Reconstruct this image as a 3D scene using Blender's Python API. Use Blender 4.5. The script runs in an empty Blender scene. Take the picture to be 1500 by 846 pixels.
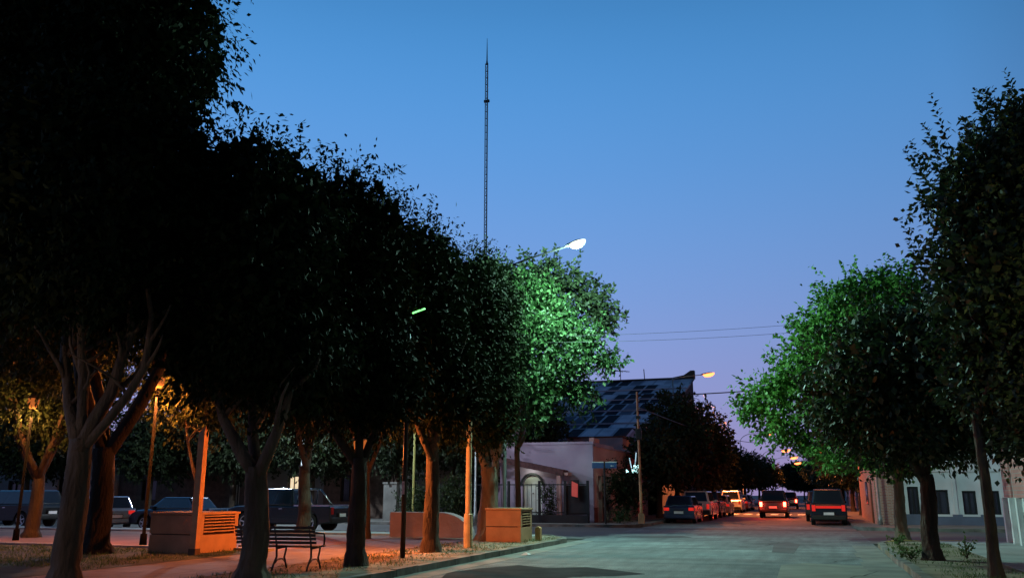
import bpy, bmesh, math, random
import numpy as np
from mathutils import Vector, Matrix
R = math.radians
random.seed(7)
S = bpy.context.scene
C = S.collection

# ------------------------------------------------------------------ helpers
def tag(o, label=None, cat=None, group=None, kind=None):
    if label: o['label'] = label
    if cat: o['category'] = cat
    if group: o['group'] = group
    if kind: o['kind'] = kind
    return o

def thing(name, loc, label, cat, group=None, rz=0.0):
    o = bpy.data.objects.new(name, None); C.objects.link(o)
    o.empty_display_size = 0.3
    o.location = loc; o.rotation_euler = (0, 0, rz)
    return tag(o, label, cat, group)

MATS = {}
def mat(name, color, rough=0.7, var=0.25, scale=3.0, bump=0.0, metal=0.0, spec=0.4, emit=None, estr=0.0,
        color2=None, detail=6.0, trans=0.0, coords='Object'):
    if name in MATS: return MATS[name]
    m = bpy.data.materials.new(name); m.use_nodes = True
    nt = m.node_tree; N = nt.nodes; L = nt.links
    b = N['Principled BSDF']
    b.inputs['Roughness'].default_value = rough
    b.inputs['Metallic'].default_value = metal
    b.inputs['Specular IOR Level'].default_value = spec
    tc = N.new('ShaderNodeTexCoord')
    no = N.new('ShaderNodeTexNoise'); no.inputs['Scale'].default_value = scale; no.inputs['Detail'].default_value = detail
    mpv = N.new('ShaderNodeMapping'); mpv.inputs['Scale'].default_value = (1, 1, .3) if 'bark' in name else (1, 1, 1); L.new(tc.outputs[coords], mpv.inputs[0]); L.new(mpv.outputs[0], no.inputs['Vector'])
    cr = N.new('ShaderNodeValToRGB')
    c1 = [max(0, c*(1-var)) for c in color]; c2 = color2 if color2 else [min(1, c*(1+var)) for c in color]
    cr.color_ramp.elements[0].position = 0.35; cr.color_ramp.elements[1].position = 0.65
    cr.color_ramp.elements[0].color = (*c1, 1); cr.color_ramp.elements[1].color = (*c2, 1)
    L.new(no.outputs['Fac'], cr.inputs['Fac']); L.new(cr.outputs['Color'], b.inputs['Base Color'])
    if bump:
        bp = N.new('ShaderNodeBump'); bp.inputs['Strength'].default_value = bump; bp.inputs['Distance'].default_value = 0.06 if 'bark' in name else 0.03
        n2 = N.new('ShaderNodeTexNoise'); n2.inputs['Scale'].default_value = scale*6; n2.inputs['Detail'].default_value = 8
        L.new(mpv.outputs[0], n2.inputs['Vector'])
        L.new(n2.outputs['Fac'], bp.inputs['Height']); L.new(bp.outputs['Normal'], b.inputs['Normal'])
    if emit:
        b.inputs['Emission Color'].default_value = (*emit, 1); b.inputs['Emission Strength'].default_value = estr
    if trans: b.inputs['Transmission Weight'].default_value = trans
    MATS[name] = m
    return m

def leaf_mat(name, c1, c2, c3, rough=0.5, spec=0.3, transl=0.3):
    m = bpy.data.materials.new(name); m.use_nodes = True
    nt = m.node_tree; N = nt.nodes; L = nt.links
    b = N['Principled BSDF']; out = N['Material Output']
    g = N.new('ShaderNodeNewGeometry'); cr = N.new('ShaderNodeValToRGB')
    cr.color_ramp.elements[0].color = (*c1, 1); cr.color_ramp.elements[1].color = (*c3, 1)
    e = cr.color_ramp.elements.new(0.6); e.color = (*c2, 1)
    L.new(g.outputs['Random Per Island'], cr.inputs['Fac']); L.new(cr.outputs['Color'], b.inputs['Base Color'])
    b.inputs['Roughness'].default_value = rough; b.inputs['Specular IOR Level'].default_value = spec
    t = N.new('ShaderNodeBsdfTranslucent'); L.new(cr.outputs['Color'], t.inputs['Color'])
    mx = N.new('ShaderNodeMixShader'); mx.inputs['Fac'].default_value = transl
    L.new(b.outputs[0], mx.inputs[1]); L.new(t.outputs[0], mx.inputs[2]); L.new(mx.outputs[0], out.inputs['Surface'])
    return m

class MB:
    def __init__(s): s.v = []; s.f = []; s.smooth = False
    def add(s, vs, fs):
        o = len(s.v); s.v += [tuple(v) for v in vs]; s.f += [tuple(i+o for i in f) for f in fs]; return s
    def box(s, x0, x1, y0, y1, z0, z1, m=None):
        vs = [Vector(p) for p in ((x0,y0,z0),(x1,y0,z0),(x1,y1,z0),(x0,y1,z0),(x0,y0,z1),(x1,y0,z1),(x1,y1,z1),(x0,y1,z1))]
        if m: vs = [m @ v for v in vs]
        return s.add(vs, [(3,2,1,0),(4,5,6,7),(0,1,5,4),(1,2,6,5),(2,3,7,6),(3,0,4,7)])
    def cbox(s, c, d, m=None):
        return s.box(c[0]-d[0]/2, c[0]+d[0]/2, c[1]-d[1]/2, c[1]+d[1]/2, c[2]-d[2]/2, c[2]+d[2]/2, m)
    def tube(s, pts, rad, n=8, cap=True, wob=0.0, ridge=0.0):
        rd = [1+random.uniform(-ridge, ridge) for _ in range(n)]
        pts = [Vector(p) for p in pts]
        if not hasattr(rad, '__len__'): rad = [rad]*len(pts)
        o = len(s.v); u = None
        for i, p in enumerate(pts):
            d = (pts[min(i+1, len(pts)-1)] - pts[max(i-1, 0)]).normalized()
            if u is None: u = d.orthogonal().normalized()
            u = (u - d*u.dot(d)); u = u.normalized() if u.length > 1e-6 else d.orthogonal().normalized()
            w = d.cross(u)
            for k in range(n):
                a = 2*math.pi*k/n; r = rad[i]*(1+random.uniform(-wob, wob))*rd[(k+i//5) % n]
                s.v.append(tuple(p + (u*math.cos(a) + w*math.sin(a))*r))
        for i in range(len(pts)-1):
            for k in range(n):
                a = o+i*n+k; b = o+i*n+(k+1) % n
                s.f.append((a, b, b+n, a+n))
        if cap:
            s.f.append(tuple(o+k for k in reversed(range(n)))); s.f.append(tuple(o+(len(pts)-1)*n+k for k in range(n)))
        return s
    def prism(s, poly, h0, h1, axis='z', m=None):
        n = len(poly); vs = []
        for h in (h0, h1):
            for a, b in poly:
                v = {'z': (a, b, h), 'y': (a, h, b), 'x': (h, a, b)}[axis]
                vs.append(m @ Vector(v) if m else Vector(v))
        return s.add(vs, [tuple(reversed(range(n))), tuple(range(n, 2*n))] + [(i, (i+1) % n, n+(i+1) % n, n+i) for i in range(n)])
    def build(s, name, material, parent=None, bevel=0, smooth=False, loc=None):
        me = bpy.data.meshes.new(name); me.from_pydata(s.v, [], s.f)
        bm = bmesh.new(); bm.from_mesh(me); bmesh.ops.recalc_face_normals(bm, faces=bm.faces); bm.to_mesh(me); bm.free()
        me.materials.append(material)
        if smooth: me.polygons.foreach_set('use_smooth', [True]*len(me.polygons))
        o = bpy.data.objects.new(name, me); C.objects.link(o)
        if parent: o.parent = parent
        if loc: o.location = loc
        if bevel:
            b = o.modifiers.new('bevel', 'BEVEL'); b.width = bevel; b.segments = 2; b.limit_method = 'ANGLE'; b.angle_limit = R(35)
        return o

def struct(o): o['kind'] = 'structure'; return o

# ------------------------------------------------------------------ materials
M_asph = mat('asphalt', (0.16, 0.178, 0.178), 0.82, 0.14, 0.35, 0.35)
def asphalt_mat(m):
    nt = m.node_tree; N = nt.nodes; L = nt.links; b = N['Principled BSDF']; src = b.inputs['Base Color'].links[0].from_socket
    tc = N.new('ShaderNodeTexCoord'); cur = src
    for sc, lo_, hi_, st_ in ((1.0, .62, 1.18, (.12, 1.6, 1)), (30, .55, 1.45, (1, 1, 1)), (2.2, .7, 1.15, (1.5, .25, 1)), (.28, .65, 1.2, (1, 1, 1))):
        mp = N.new('ShaderNodeMapping'); mp.inputs['Scale'].default_value = st_; L.new(tc.outputs['Object'], mp.inputs[0])
        no = N.new('ShaderNodeTexNoise'); no.inputs['Scale'].default_value = sc; no.inputs['Detail'].default_value = 5; L.new(mp.outputs[0], no.inputs['Vector'])
        mr = N.new('ShaderNodeMapRange'); mr.inputs['From Min'].default_value = .3; mr.inputs['From Max'].default_value = .7; mr.inputs['To Min'].default_value = lo_; mr.inputs['To Max'].default_value = hi_
        L.new(no.outputs['Fac'], mr.inputs['Value'])
        v = N.new('ShaderNodeVectorMath'); v.operation = 'SCALE'; L.new(cur, v.inputs[0]); L.new(mr.outputs[0], v.inputs['Scale']); cur = v.outputs[0]
    L.new(cur, b.inputs['Base Color'])
asphalt_mat(M_asph)
M_asphfar = mat('street_asphalt', (0.10, 0.10, 0.095), 0.8, 0.15, 0.3, 0.3)
M_conc = mat('pale_concrete', (0.28, 0.28, 0.27), 0.85, 0.18, 0.8, 0.3)
M_gutter = mat('gutter_concrete', (0.19, 0.185, 0.165), 0.85, 0.25, 1.2, 0.3)
M_dirt = mat('verge_dirt', (0.19, 0.15, 0.10), 0.95, 0.45, 1.4, 0.8)
M_ground = mat('far_ground', (0.10, 0.09, 0.07), 0.95, 0.3, 0.3, 0.3)
M_lawn = mat('lawn_soil', (0.045, 0.06, 0.025), 0.95, 0.4, 1.5, 0.6)
M_kerb = mat('kerb_stone', (0.16, 0.15, 0.13), 0.85, 0.4, 1.6, 0.5)
M_yellow = mat('faded_yellow_paint', (0.42, 0.32, 0.09), 0.8, 0.3, 4, 0.3)
M_white = mat('road_paint', (0.75, 0.75, 0.72), 0.7, 0.15, 3)
M_dark = mat('dark_metal', (0.02, 0.02, 0.02), 0.5, 0.2, 5, 0, 0.3)
M_grey = mat('galvanised_metal', (0.28, 0.29, 0.28), 0.45, 0.15, 5, 0, 0.6)
M_polepaint = mat('lamp_post_paint', (0.5, 0.42, 0.24), 0.55, 0.2, 4)
M_bark = mat('bark', (0.06, 0.043, 0.03), 0.95, 0.45, 3.2, 1.0)
M_barkpale = mat('pale_bark', (0.13, 0.10, 0.07), 0.9, 0.4, 3.0, 0.9)
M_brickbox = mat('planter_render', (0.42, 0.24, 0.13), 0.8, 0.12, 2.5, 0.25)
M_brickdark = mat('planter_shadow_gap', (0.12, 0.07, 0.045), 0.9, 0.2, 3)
M_wood = mat('dark_wood', (0.06, 0.035, 0.02), 0.6, 0.3, 8, 0.2)
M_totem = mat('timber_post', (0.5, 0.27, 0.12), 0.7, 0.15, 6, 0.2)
M_iron = mat('cast_iron', (0.025, 0.022, 0.02), 0.5, 0.2, 6)
M_glass = mat('car_glass', (0.012, 0.018, 0.03), 0.08, 0.05, 1, 0, 0, 0.6)
M_tyre = mat('tyre_rubber', (0.012, 0.012, 0.012), 0.8, 0.1, 5)
M_rim = mat('alloy_rim', (0.55, 0.56, 0.58), 0.35, 0.1, 5, 0, 0.7)
M_chrome = mat('chrome', (0.7, 0.7, 0.72), 0.2, 0.05, 5, 0, 1.0)
M_plate = mat('number_plate_white', (0.7, 0.7, 0.7), 0.5, 0.05, 5)
M_redoff = mat('red_lens', (0.35, 0.01, 0.01), 0.2, 0.1, 5, 0, 0, 0.6)
M_redglow = mat('red_lens_reflection_glow', (0.5, 0.02, 0.02), 0.2, 0.1, 5, 0, 0, 0.5, (1, 0.03, 0.02), 0.5)  # faint emission stands in for reflections on the red lenses
M_redon = mat('brake_light_lit', (0.8, 0.05, 0.03), 0.2, 0.05, 5, 0, 0, 0.5, (1, 0.06, 0.03), 22)
M_headoff = mat('headlight_lens', (0.6, 0.62, 0.65), 0.15, 0.05, 5, 0, 0.3)

# leaves
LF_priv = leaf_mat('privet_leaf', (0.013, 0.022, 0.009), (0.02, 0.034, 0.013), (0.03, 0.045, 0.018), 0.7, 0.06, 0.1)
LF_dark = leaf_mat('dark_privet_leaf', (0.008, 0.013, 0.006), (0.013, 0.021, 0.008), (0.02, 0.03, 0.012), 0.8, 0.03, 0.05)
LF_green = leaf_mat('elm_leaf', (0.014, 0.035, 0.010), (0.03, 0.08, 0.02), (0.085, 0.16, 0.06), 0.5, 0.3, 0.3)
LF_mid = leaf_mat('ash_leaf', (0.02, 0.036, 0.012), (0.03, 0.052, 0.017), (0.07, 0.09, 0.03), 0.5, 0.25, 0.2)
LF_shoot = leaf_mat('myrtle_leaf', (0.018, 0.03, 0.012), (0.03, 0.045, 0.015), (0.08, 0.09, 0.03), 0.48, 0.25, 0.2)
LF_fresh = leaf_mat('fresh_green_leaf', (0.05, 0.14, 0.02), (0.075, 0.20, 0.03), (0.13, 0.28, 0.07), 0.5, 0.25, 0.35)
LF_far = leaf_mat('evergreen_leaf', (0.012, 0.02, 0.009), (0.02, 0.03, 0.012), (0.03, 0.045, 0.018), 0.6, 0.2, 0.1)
LF_grass = leaf_mat('weed_leaf', (0.06, 0.10, 0.03), (0.09, 0.15, 0.045), (0.14, 0.19, 0.06), 0.6, 0.2, 0.3)

# ------------------------------------------------------------------ foliage
def nrm(a): return a/np.maximum(np.linalg.norm(a, axis=1, keepdims=True), 1e-9)

def leaf_object(name, P, D, Nn, Ln, W, material, parent, loc=None):
    """diamond leaves: P base, D direction, Nn rough normal, Ln length, W width"""
    D = nrm(D); Sd = nrm(np.cross(D, Nn)); U = np.cross(Sd, D)
    n = len(P)
    V = np.empty((n, 4, 3), np.float32)
    V[:, 0] = P
    V[:, 1] = P + D*(Ln*0.45)[:, None] + Sd*(W*0.5)[:, None] + U*(W*0.15)[:, None]
    V[:, 2] = P + D*Ln[:, None]
    V[:, 3] = P + D*(Ln*0.45)[:, None] - Sd*(W*0.5)[:, None] + U*(W*0.15)[:, None]
    me = bpy.data.meshes.new(name)
    me.vertices.add(n*4); me.loops.add(n*4); me.polygons.add(n)
    me.vertices.foreach_set('co', V.reshape(-1))
    me.loops.foreach_set('vertex_index', np.arange(n*4, dtype=np.int32))
    me.polygons.foreach_set('loop_start', np.arange(0, n*4, 4, dtype=np.int32))
    me.update(calc_edges=True); me.materials.append(material)
    o = bpy.data.objects.new(name, me); C.objects.link(o); o.parent = parent
    if loc: o.location = loc
    return o

def ball(rng, n, power=0.4):
    d = nrm(rng.normal(size=(n, 3))); return d, d*(rng.random((n, 1))**power)

def crown(rng, blobs, material, parent, leaf=0.11, aspect=0.42, dens=1.0, droop=0.6, shoots=0, shoot_up=1.0,
          shoot_len=0.7, fill=1.0, clump_r=0.38, fill_size=0.26, boxy=1.0, name='crown', twigs_per=1.0):
    """blobs: ellipsoids (cx,cy,cz,rx,ry,rz) in the tree's own coordinates"""
    Ps, Ds, Ns, Ls, Ws = [], [], [], [], []
    def push(p, d, nn, l, w): Ps.append(p); Ds.append(d); Ns.append(nn); Ls.append(l); Ws.append(w)
    for (cx, cy, cz, rx, ry, rz) in blobs:
        c = np.array([cx, cy, cz]); r = np.array([rx, ry, rz])
        vol = rx*ry*rz; area = (rx*ry+ry*rz+rx*rz)*4.2
        # inner mass
        n = int(fill*vol*900*(0.26/fill_size)**2*0.35)+20
        d, p = ball(rng, n, 0.5)
        if boxy != 1: p = np.sign(p)*np.abs(p)**boxy
        p = c + p*r*0.80
        push(p, rng.normal(size=(n, 3)), rng.normal(size=(n, 3)), np.full(n, fill_size)*rng.uniform(.7, 1.2, n), np.full(n, fill_size*.6))
        # clumps near the surface
        nc = int(area*3.2*dens)+8
        d, q = ball(rng, nc, 0.18)
        if boxy != 1: q = np.sign(q)*np.abs(q)**boxy
        q = c + q*r*rng.uniform(.82, 1.03, (nc, 1))
        per = max(8, int(26*(0.11/leaf)**1.0))
        cr_ = clump_r*rng.uniform(.6, 1.3, (nc, 1, 1))
        p = q[:, None, :] + rng.normal(size=(nc, per, 3))*cr_*0.5*np.array([1, 1, .8])
        out = np.repeat(d[:, None, :], per, 1)
        dd = out*0.7 + rng.normal(size=(nc, per, 3))*0.55 + np.array([0, 0, -droop])
        p = p.reshape(-1, 3); dd = dd.reshape(-1, 3); m = len(p)
        push(p, dd, out.reshape(-1, 3)+rng.normal(size=(m, 3))*.6, leaf*rng.uniform(.45, 1.45, m), leaf*aspect*rng.uniform(.6, 1.4, m))
        # twigs that break the outline
        nt = int(area*2.2*dens*twigs_per)+4
        d, q = ball(rng, nt, 0.05)
        if boxy != 1: q = np.sign(q)*np.abs(q)**boxy
        b0 = c + q*r*0.95
        tl = rng.uniform(.2, .55, nt)*(1 if leaf < .16 else 1.6)
        td = nrm(d + np.array([0, 0, .35]) + rng.normal(size=(nt, 3))*.35)
        k = 12; t = np.linspace(.1, 1, k)
        p = b0[:, None, :] + td[:, None, :]*(tl[:, None]*t[None, :])[:, :, None] + np.array([0, 0, -.18])*((tl[:, None]*t[None, :])**2)[:, :, None]*droop
        p += rng.normal(size=p.shape)*0.02
        dd = td[:, None, :]*.5 + rng.normal(size=(nt, k, 3))*.6 + np.array([0, 0, -droop*1.2])
        p = p.reshape(-1, 3); dd = dd.reshape(-1, 3); m = len(p)
        push(p, dd, rng.normal(size=(m, 3)), leaf*rng.uniform(.7, 1.2, m), leaf*aspect*rng.uniform(.8, 1.2, m))
        # long leafy shoots
        if shoots:
            ns = int(shoots*area)
            d, q = ball(rng, ns, 0.02); d[:, 2] = np.abs(d[:, 2])*0.9+.1*d[:, 2]; d = nrm(d)
            b0 = c + d*r*.9
            td = nrm(d*.55 + np.array([0, 0, shoot_up]) + rng.normal(size=(ns, 3))*.12)
            tl = shoot_len*rng.uniform(.5, 1.25, ns); k = 13
            for i in range(ns):
                side = np.cross(td[i], rng.normal(size=3)); side /= np.linalg.norm(side); sd2 = np.cross(td[i], side)
                tt = np.repeat(np.linspace(.08, 1, k), 2); sg = np.tile([1., -1.], k); ph = np.repeat(np.arange(k) % 2, 2)[:, None]
                ax = np.where(ph == 0, side, sd2)
                p = b0[i] + td[i]*(tl[i]*tt)[:, None]
                dd = ax*sg[:, None] + td[i]*.55 + rng.normal(size=(2*k, 3))*.15
                sz = leaf*1.1*(1.15-.5*tt)*rng.uniform(.75, 1.2, 2*k)
                push(p+rng.normal(size=p.shape)*.012, dd, np.repeat(td[i][None, :], 2*k, 0)+rng.normal(size=p.shape)*.4, sz, sz*.62)
    P_ = np.concatenate(Ps); D_ = np.concatenate(Ds); N_ = np.concatenate(Ns); L_ = np.concatenate(Ls); W_ = np.concatenate(Ws)
    return leaf_object(name, P_, D_, N_, L_, W_, material, parent)

def limb_path(p0, p1, n=6, bend=0.15):
    p0 = Vector(p0); p1 = Vector(p1); d = (p1-p0).length; o = []
    b = Vector((random.uniform(-1, 1), random.uniform(-1, 1), random.uniform(-.3, .6)))*d*bend
    for i in range(n+1):
        t = i/n; o.append(p0.lerp(p1, t) + b*math.sin(math.pi*t) + Vector((random.uniform(-1, 1), random.uniform(-1, 1), 0))*d*.012)
    return o

def trunk(parent, fork, r0, limbs, material, lean=(0, 0), r1=None, name='trunk', subl=True):
    """trunk from the base to fork height, then limbs [(x,y,z,r)], all one mesh"""
    m = MB(); r1 = r1 or r0*.72; top = Vector((lean[0], lean[1], fork)); n = 22
    pts = []; rad = []
    for i in range(n+1):
        t = i/n
        pts.append(Vector((lean[0]*t, lean[1]*t, -.1+(fork+.1)*t)) + Vector((math.sin(t*5+r0*50), math.cos(t*4+r0*90), 0))*r0*.16*min(1, t*3))
        rad.append(r0*(1+.06*math.sin(i*1.9+r0*70))*(1+.55*max(0, 1-t*6))*(1-t)+r1*t if t < .2 else r0*(1-t)+r1*t)
    m.tube(pts, rad, 26, wob=.045, ridge=.09)
    for (x, y, z, r) in limbs:
        p = limb_path(top+Vector((0, 0, -.22)), (x, y, z)); k = len(p)
        m.tube(p, [r*(1-.62*i/(k-1)) for i in range(k)], 10, wob=.07)
        if subl:
            for j in (2, 3, 4):
                e = p[j]+Vector((random.uniform(-.8, .8), random.uniform(-.8, .8), random.uniform(.5, 1.1)))
                q = limb_path(p[j], e, 4, .2)
                m.tube(q, [r*.42*(1-.7*i/4) for i in range(5)], 6, wob=.05)
    return m.build(name, material, parent, smooth=True)

def tree(base, label, group, blobs, leafm, barkm, r0=.2, fork=2.1, limbs=None, lean=(0, 0), seed=1, nm='tree', cat='tree', **kw):
    rng = np.random.default_rng(seed); random.seed(seed)
    t = thing(nm, base, label, cat, group)
    if limbs is None:
        limbs = []
        b = blobs[0]
        for k in range(4):
            a = 2*math.pi*k/4+random.uniform(-.4, .4)
            limbs.append((b[0]+b[3]*.5*math.cos(a), b[1]+b[4]*.5*math.sin(a), b[2]+random.uniform(-.3, .5)*b[5], r0*.5))
    trunk(t, fork, r0, limbs, barkm, lean)
    crown(rng, blobs, leafm, t, **kw)
    return t

# ------------------------------------------------------------------ ground
def slab(name, poly, z0, z1, m): return struct(MB().prism(poly, z0, z1).build(name, m))
def corner_poly(x0, y0, x1, y1, rad, cx, cy):
    """rectangle with one rounded corner at (cx,cy) in {x0,x1}x{y0,y1}"""
    pts = []
    for (x, y) in ((x0, y0), (x1, y0), (x1, y1), (x0, y1)):
        if (x, y) == (cx, cy):
            ix = -1 if x == x1 else 1; iy = -1 if y == y1 else 1
            ox, oy = x+ix*rad, y+iy*rad
            arc = [(ox-ix*rad*math.sin(a), oy-iy*rad*math.cos(a)) for a in [math.pi/2*k/12 for k in range(13)]]
            # orientation: walk ccw
            if (x == x1) == (y == y1): arc = arc[::-1]
            pts += arc
        else: pts.append((x, y))
    return pts
struct(MB().box(-300, 300, -60, 700, -.5, -.06).build('ground', M_ground))
struct(MB().box(-7.9, 1.75, -40, 520, -.058, 0).build('road', M_asph))
struct(MB().box(-120, -7.902, 31.5, 42, -.058, -.001).box(1.752, 90, 31.5, 42, -.058, -.001).build('cross_road', M_asphfar))
struct(MB().box(-7.6, 1.45, 47, 500, -.02, .004).build('far_road_surface', M_asphfar))
KL, KR, YN, YF = -7.9, 1.75, 31.5, 42.0
pl = corner_poly(-120, -40, KL, YN, 3.2, KL, YN)
slab('plaza_ground', pl, -.058, .13, M_dirt)
pr = corner_poly(KR, -40, 60, YN, 2.6, KR, YN)
slab('right_pavement', pr, -.058, .13, M_dirt)
fl = corner_poly(-120, YF, KL, 500, 2.5, KL, YF); slab('far_left_pavement', fl, -.058, .12, M_gutter)
fr = corner_poly(KR, YF, 60, 500, 2.5, KR, YF); slab('far_right_pavement', fr, -.058, .12, M_gutter)

def kerb_line(name, pts, w, h, m, inward):
    """kerb stones laid along an open polyline"""
    mb = MB(); pts = [Vector((*p, 0)) for p in pts]
    off = []
    for i, p in enumerate(pts):
        d = (pts[min(i+1, len(pts)-1)]-pts[max(i-1, 0)]).normalized(); nn = Vector((-d.y, d.x, 0))*inward
        off.append(p+nn*w)
    for i in range(len(pts)-1):
        a, b, c, d = pts[i].lerp(pts[i+1], .012), pts[i].lerp(pts[i+1], .988), off[i].lerp(off[i+1], .988), off[i].lerp(off[i+1], .012)
        z = h+random.uniform(-.012, .01)
        mb.add([(a.x, a.y, -.05), (b.x, b.y, -.05), (c.x, c.y, -.05), (d.x, d.y, -.05), (a.x, a.y, z), (b.x, b.y, z), (c.x, c.y, z), (d.x, d.y, z)],
               [(3,2,1,0),(4,5,6,7),(0,1,5,4),(1,2,6,5),(2,3,7,6),(3,0,4,7)])
    return struct(mb.build(name, m))
def arc(ox, oy, r, a0, a1, n=12): return [(ox+r*math.cos(R(a0+(a1-a0)*k/n)), oy+r*math.sin(R(a0+(a1-a0)*k/n))) for k in range(n+1)]
e = .012
lk = [(KL+e, y) for y in np.arange(-20, 28.3, 1.0)] + arc(KL-3.2, YN-3.2, 3.2+e, 0, 90) + [(x, YN+e) for x in np.arange(-12, -110, -4.0)]
# a slightly uneven old kerb
lk = [(x+random.uniform(-.02, .02), y) for x, y in lk]
kerb_line('plaza_kerb', lk, .17, .145, M_kerb, 1)
rk = [(KR-e, y) for y in np.arange(-20, 28.9, 1.0)] + arc(KR+2.6, YN-2.6, 2.6+e, 180, 90)
rk = [(x+random.uniform(-.03, .03), y) for x, y in rk]
kerb_line('right_kerb', rk[:-9], .17, .145, M_kerb, -1)
kerb_line('yellow_kerb', rk[-10:], .18, .15, M_yellow, -1)
kerb_line('side_kerb', [(x, YN+e) for x in np.arange(4.35, 60, 5.0)], .17, .145, M_kerb, -1)
kerb_line('far_left_kerb', [(x, YF-e) for x in np.arange(-110, -10.4, 3.0)]+arc(KL-2.5, YF+2.5, 2.5+e, -90, 0)+[(KL+e, y) for y in np.arange(45, 300, 6.)], .17, .135, M_kerb, 1)
kerb_line('far_right_kerb', [(x, YF-e) for x in np.arange(60, 4.3, -3.0)]+arc(KR+2.5, YF+2.5, 2.5+e, 270, 180)+[(KR-e, y) for y in np.arange(45, 300, 6.)], .17, .135, M_kerb, -1)
# gutters: pale worn concrete next to the kerbs
def sheet(name, x0, x1, y0, y1, z, m): return struct(MB().box(x0, x1, y0, y1, z-.02, z).build(name, m))
gl = MB()
for i in range(24): 
    y0 = -12+i*1.75; gl.box(KL+.03, KL+.62+random.uniform(-.05, .05), y0, y0+1.74, -.02, .005)
struct(gl.build('left_gutter', M_gutter))
gr = MB()
for i in range(24):
    y0 = -12+i*1.75; gr.box(KR-.75+random.uniform(-.06, .06), KR-.04, y0, y0+1.74, -.02, .005)
struct(gr.build('right_gutter', M_gutter))
# repair patches on the carriageway, the last one a painted tree shadow
M_patch = mat('patch_concrete', (0.20, 0.195, 0.165), 0.85, 0.2, 1.1, .3)
M_patchd = mat('patch_asphalt', (0.07, 0.072, 0.072), 0.8, 0.25, 1.1, .3)
struct(MB().prism([(-.75, 14), (1.0, 14), (1.0, 21.9), (-.3, 22.2), (-.8, 21.5)], -.02, .0035).build('road_patch_or_shade', M_patch))
struct(MB().prism([(-7.2, 33.0), (-5.6, 32.8), (-4.4, 33.6), (-4.9, 34.6), (-6.8, 34.4)], -.02, .006).build('road_patch_or_shade', M_patchd))
struct(MB().prism([(-1.2, 26.0), (-.6, 25.7), (-.5, 30.2), (-.9, 31.5), (-1.3, 30)], -.02, .0045).build('road_patch_or_shade', M_patchd))
struct(MB().prism([(-7.9, 40.6), (1.75, 41.2), (1.75, 42.2), (-7.9, 41.8)], -.02, .0035).build('road_patch_or_shade', M_patchd))
M_shade = mat('painted_tree_shade', (0.05, 0.056, 0.06), 0.95, 0.2, 1.5, .3, 0, .03)
struct(MB().prism([(-6.71, 15.3), (-7.3, 17.17), (-7.06, 18.31), (-6.5, 19.46), (-5.69, 18.96), (-4.88, 19.43), (-4.05, 18.8), (-3.36, 18.2), (-3.85, 17.56), (-4.59, 17.15), (-5.03, 15.87)], -.02, .0042).build('road_patch_or_shade', M_shade))  # tree shadow on the road, painted as a dark flat shape
ck = MB()
def crack(pts, w=.03):
    pts = [Vector((*p, .008)) for p in pts]
    q = []
    for a, b in zip(pts[:-1], pts[1:]):
        for t in np.linspace(0, 1, 9)[:-1]: q.append(a.lerp(b, t)+Vector((random.uniform(-.05, .05), random.uniform(-.12, .12), 0)))
    for a, b in zip(q[:-1], q[1:]):
        d = (b-a).normalized(); n_ = Vector((-d.y, d.x, 0))*w*random.uniform(.3, 1)
        ck.add([a-n_, b-n_, b+n_, a+n_], [(0, 1, 2, 3)])
crack([(-1.5, 29.0), (-1.2, 31.0), (-1.9, 33.5)], .02); crack([(.2, 22.5), (1.2, 24.4)], .02); crack([(.5, 18.5), (1.3, 20.5)], .02); crack([(-1.0, 24.0), (1.3, 24.3)], .015)
struct(ck.build('road_cracks', mat('crack_tar', (0.03, 0.03, 0.03), .9, .2, 5)))
# plaza surfaces
M_path = mat('path_paving', (0.13, 0.115, 0.12), 0.8, 0.2, 1.0, .3)
M_paver = mat('red_paving', (0.24, 0.13, 0.09), 0.8, 0.22, .8, .3)
path = MB()
for i in range(34):
    for j in range(3): path.box(-13.3+j*.93, -13.3+j*.93+.915, -2+i*.93, -2+i*.93+.915, .10, .138)
struct(path.build('path', M_path))
pv = MB()
for i in range(15):
    pv.box(-36+i*1.5, -36+i*1.5+1.49, 20.5, 28.5, .10, .136)
struct(pv.build('plaza_paving', M_paver))
struct(MB().box(-100, -13.6, -20, 19.8, .10, .136).build('lawn', M_lawn))
struct(MB().box(-100, -13.6, 20, 20.3, .10, .19).box(-100, -10, 28.6, 28.75, .10, .2).build('lawn_edging', M_conc))
st = MB()
for i in range(52): st.box(-90+i*1.55, -90+i*1.55+1.53, 28.9, 31.3, .10, .139)
struct(st.build('cross_pavement', M_conc))
# right pavement slabs
rp = MB()
for i in range(30):
    for j in range(2): rp.box(3.75+j*.97, 3.75+j*.97+.955, i*.97, i*.97+.955, .10, .137)
for i in range(26): rp.box(3.2+i*1.5, 4.67+i*1.5, 29.2, 31.2, .10, .138)
struct(rp.build('right_paving', M_conc))
# stretch of zebra crossing far up the street
zb = MB()
for i in range(9): zb.box(-7.2+i*1.0, -6.65+i*1.0, 70, 73.5, -.01, .009)
struct(zb.build('zebra_crossing', M_white))
# litter, fallen leaves on the verge
rng = np.random.default_rng(5)
n = 1500
P0 = np.column_stack([rng.uniform(-10.6, -8.1, n), rng.uniform(11, 29, n), np.full(n, .15)])
lo = leaf_object('fallen_leaves', P0, np.column_stack([rng.normal(size=(n, 2)), rng.normal(size=n)*.15]), np.tile([0, 0, 1.], (n, 1)), rng.uniform(.06, .12, n), rng.uniform(.03, .05, n),
            leaf_mat('dry_leaf', (.12, .07, .03), (.2, .13, .06), (.3, .22, .1), .8, .1, .1), None)
tag(lo, kind='stuff', label='dry fallen leaves scattered over the bare verge under the trees')
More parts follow.
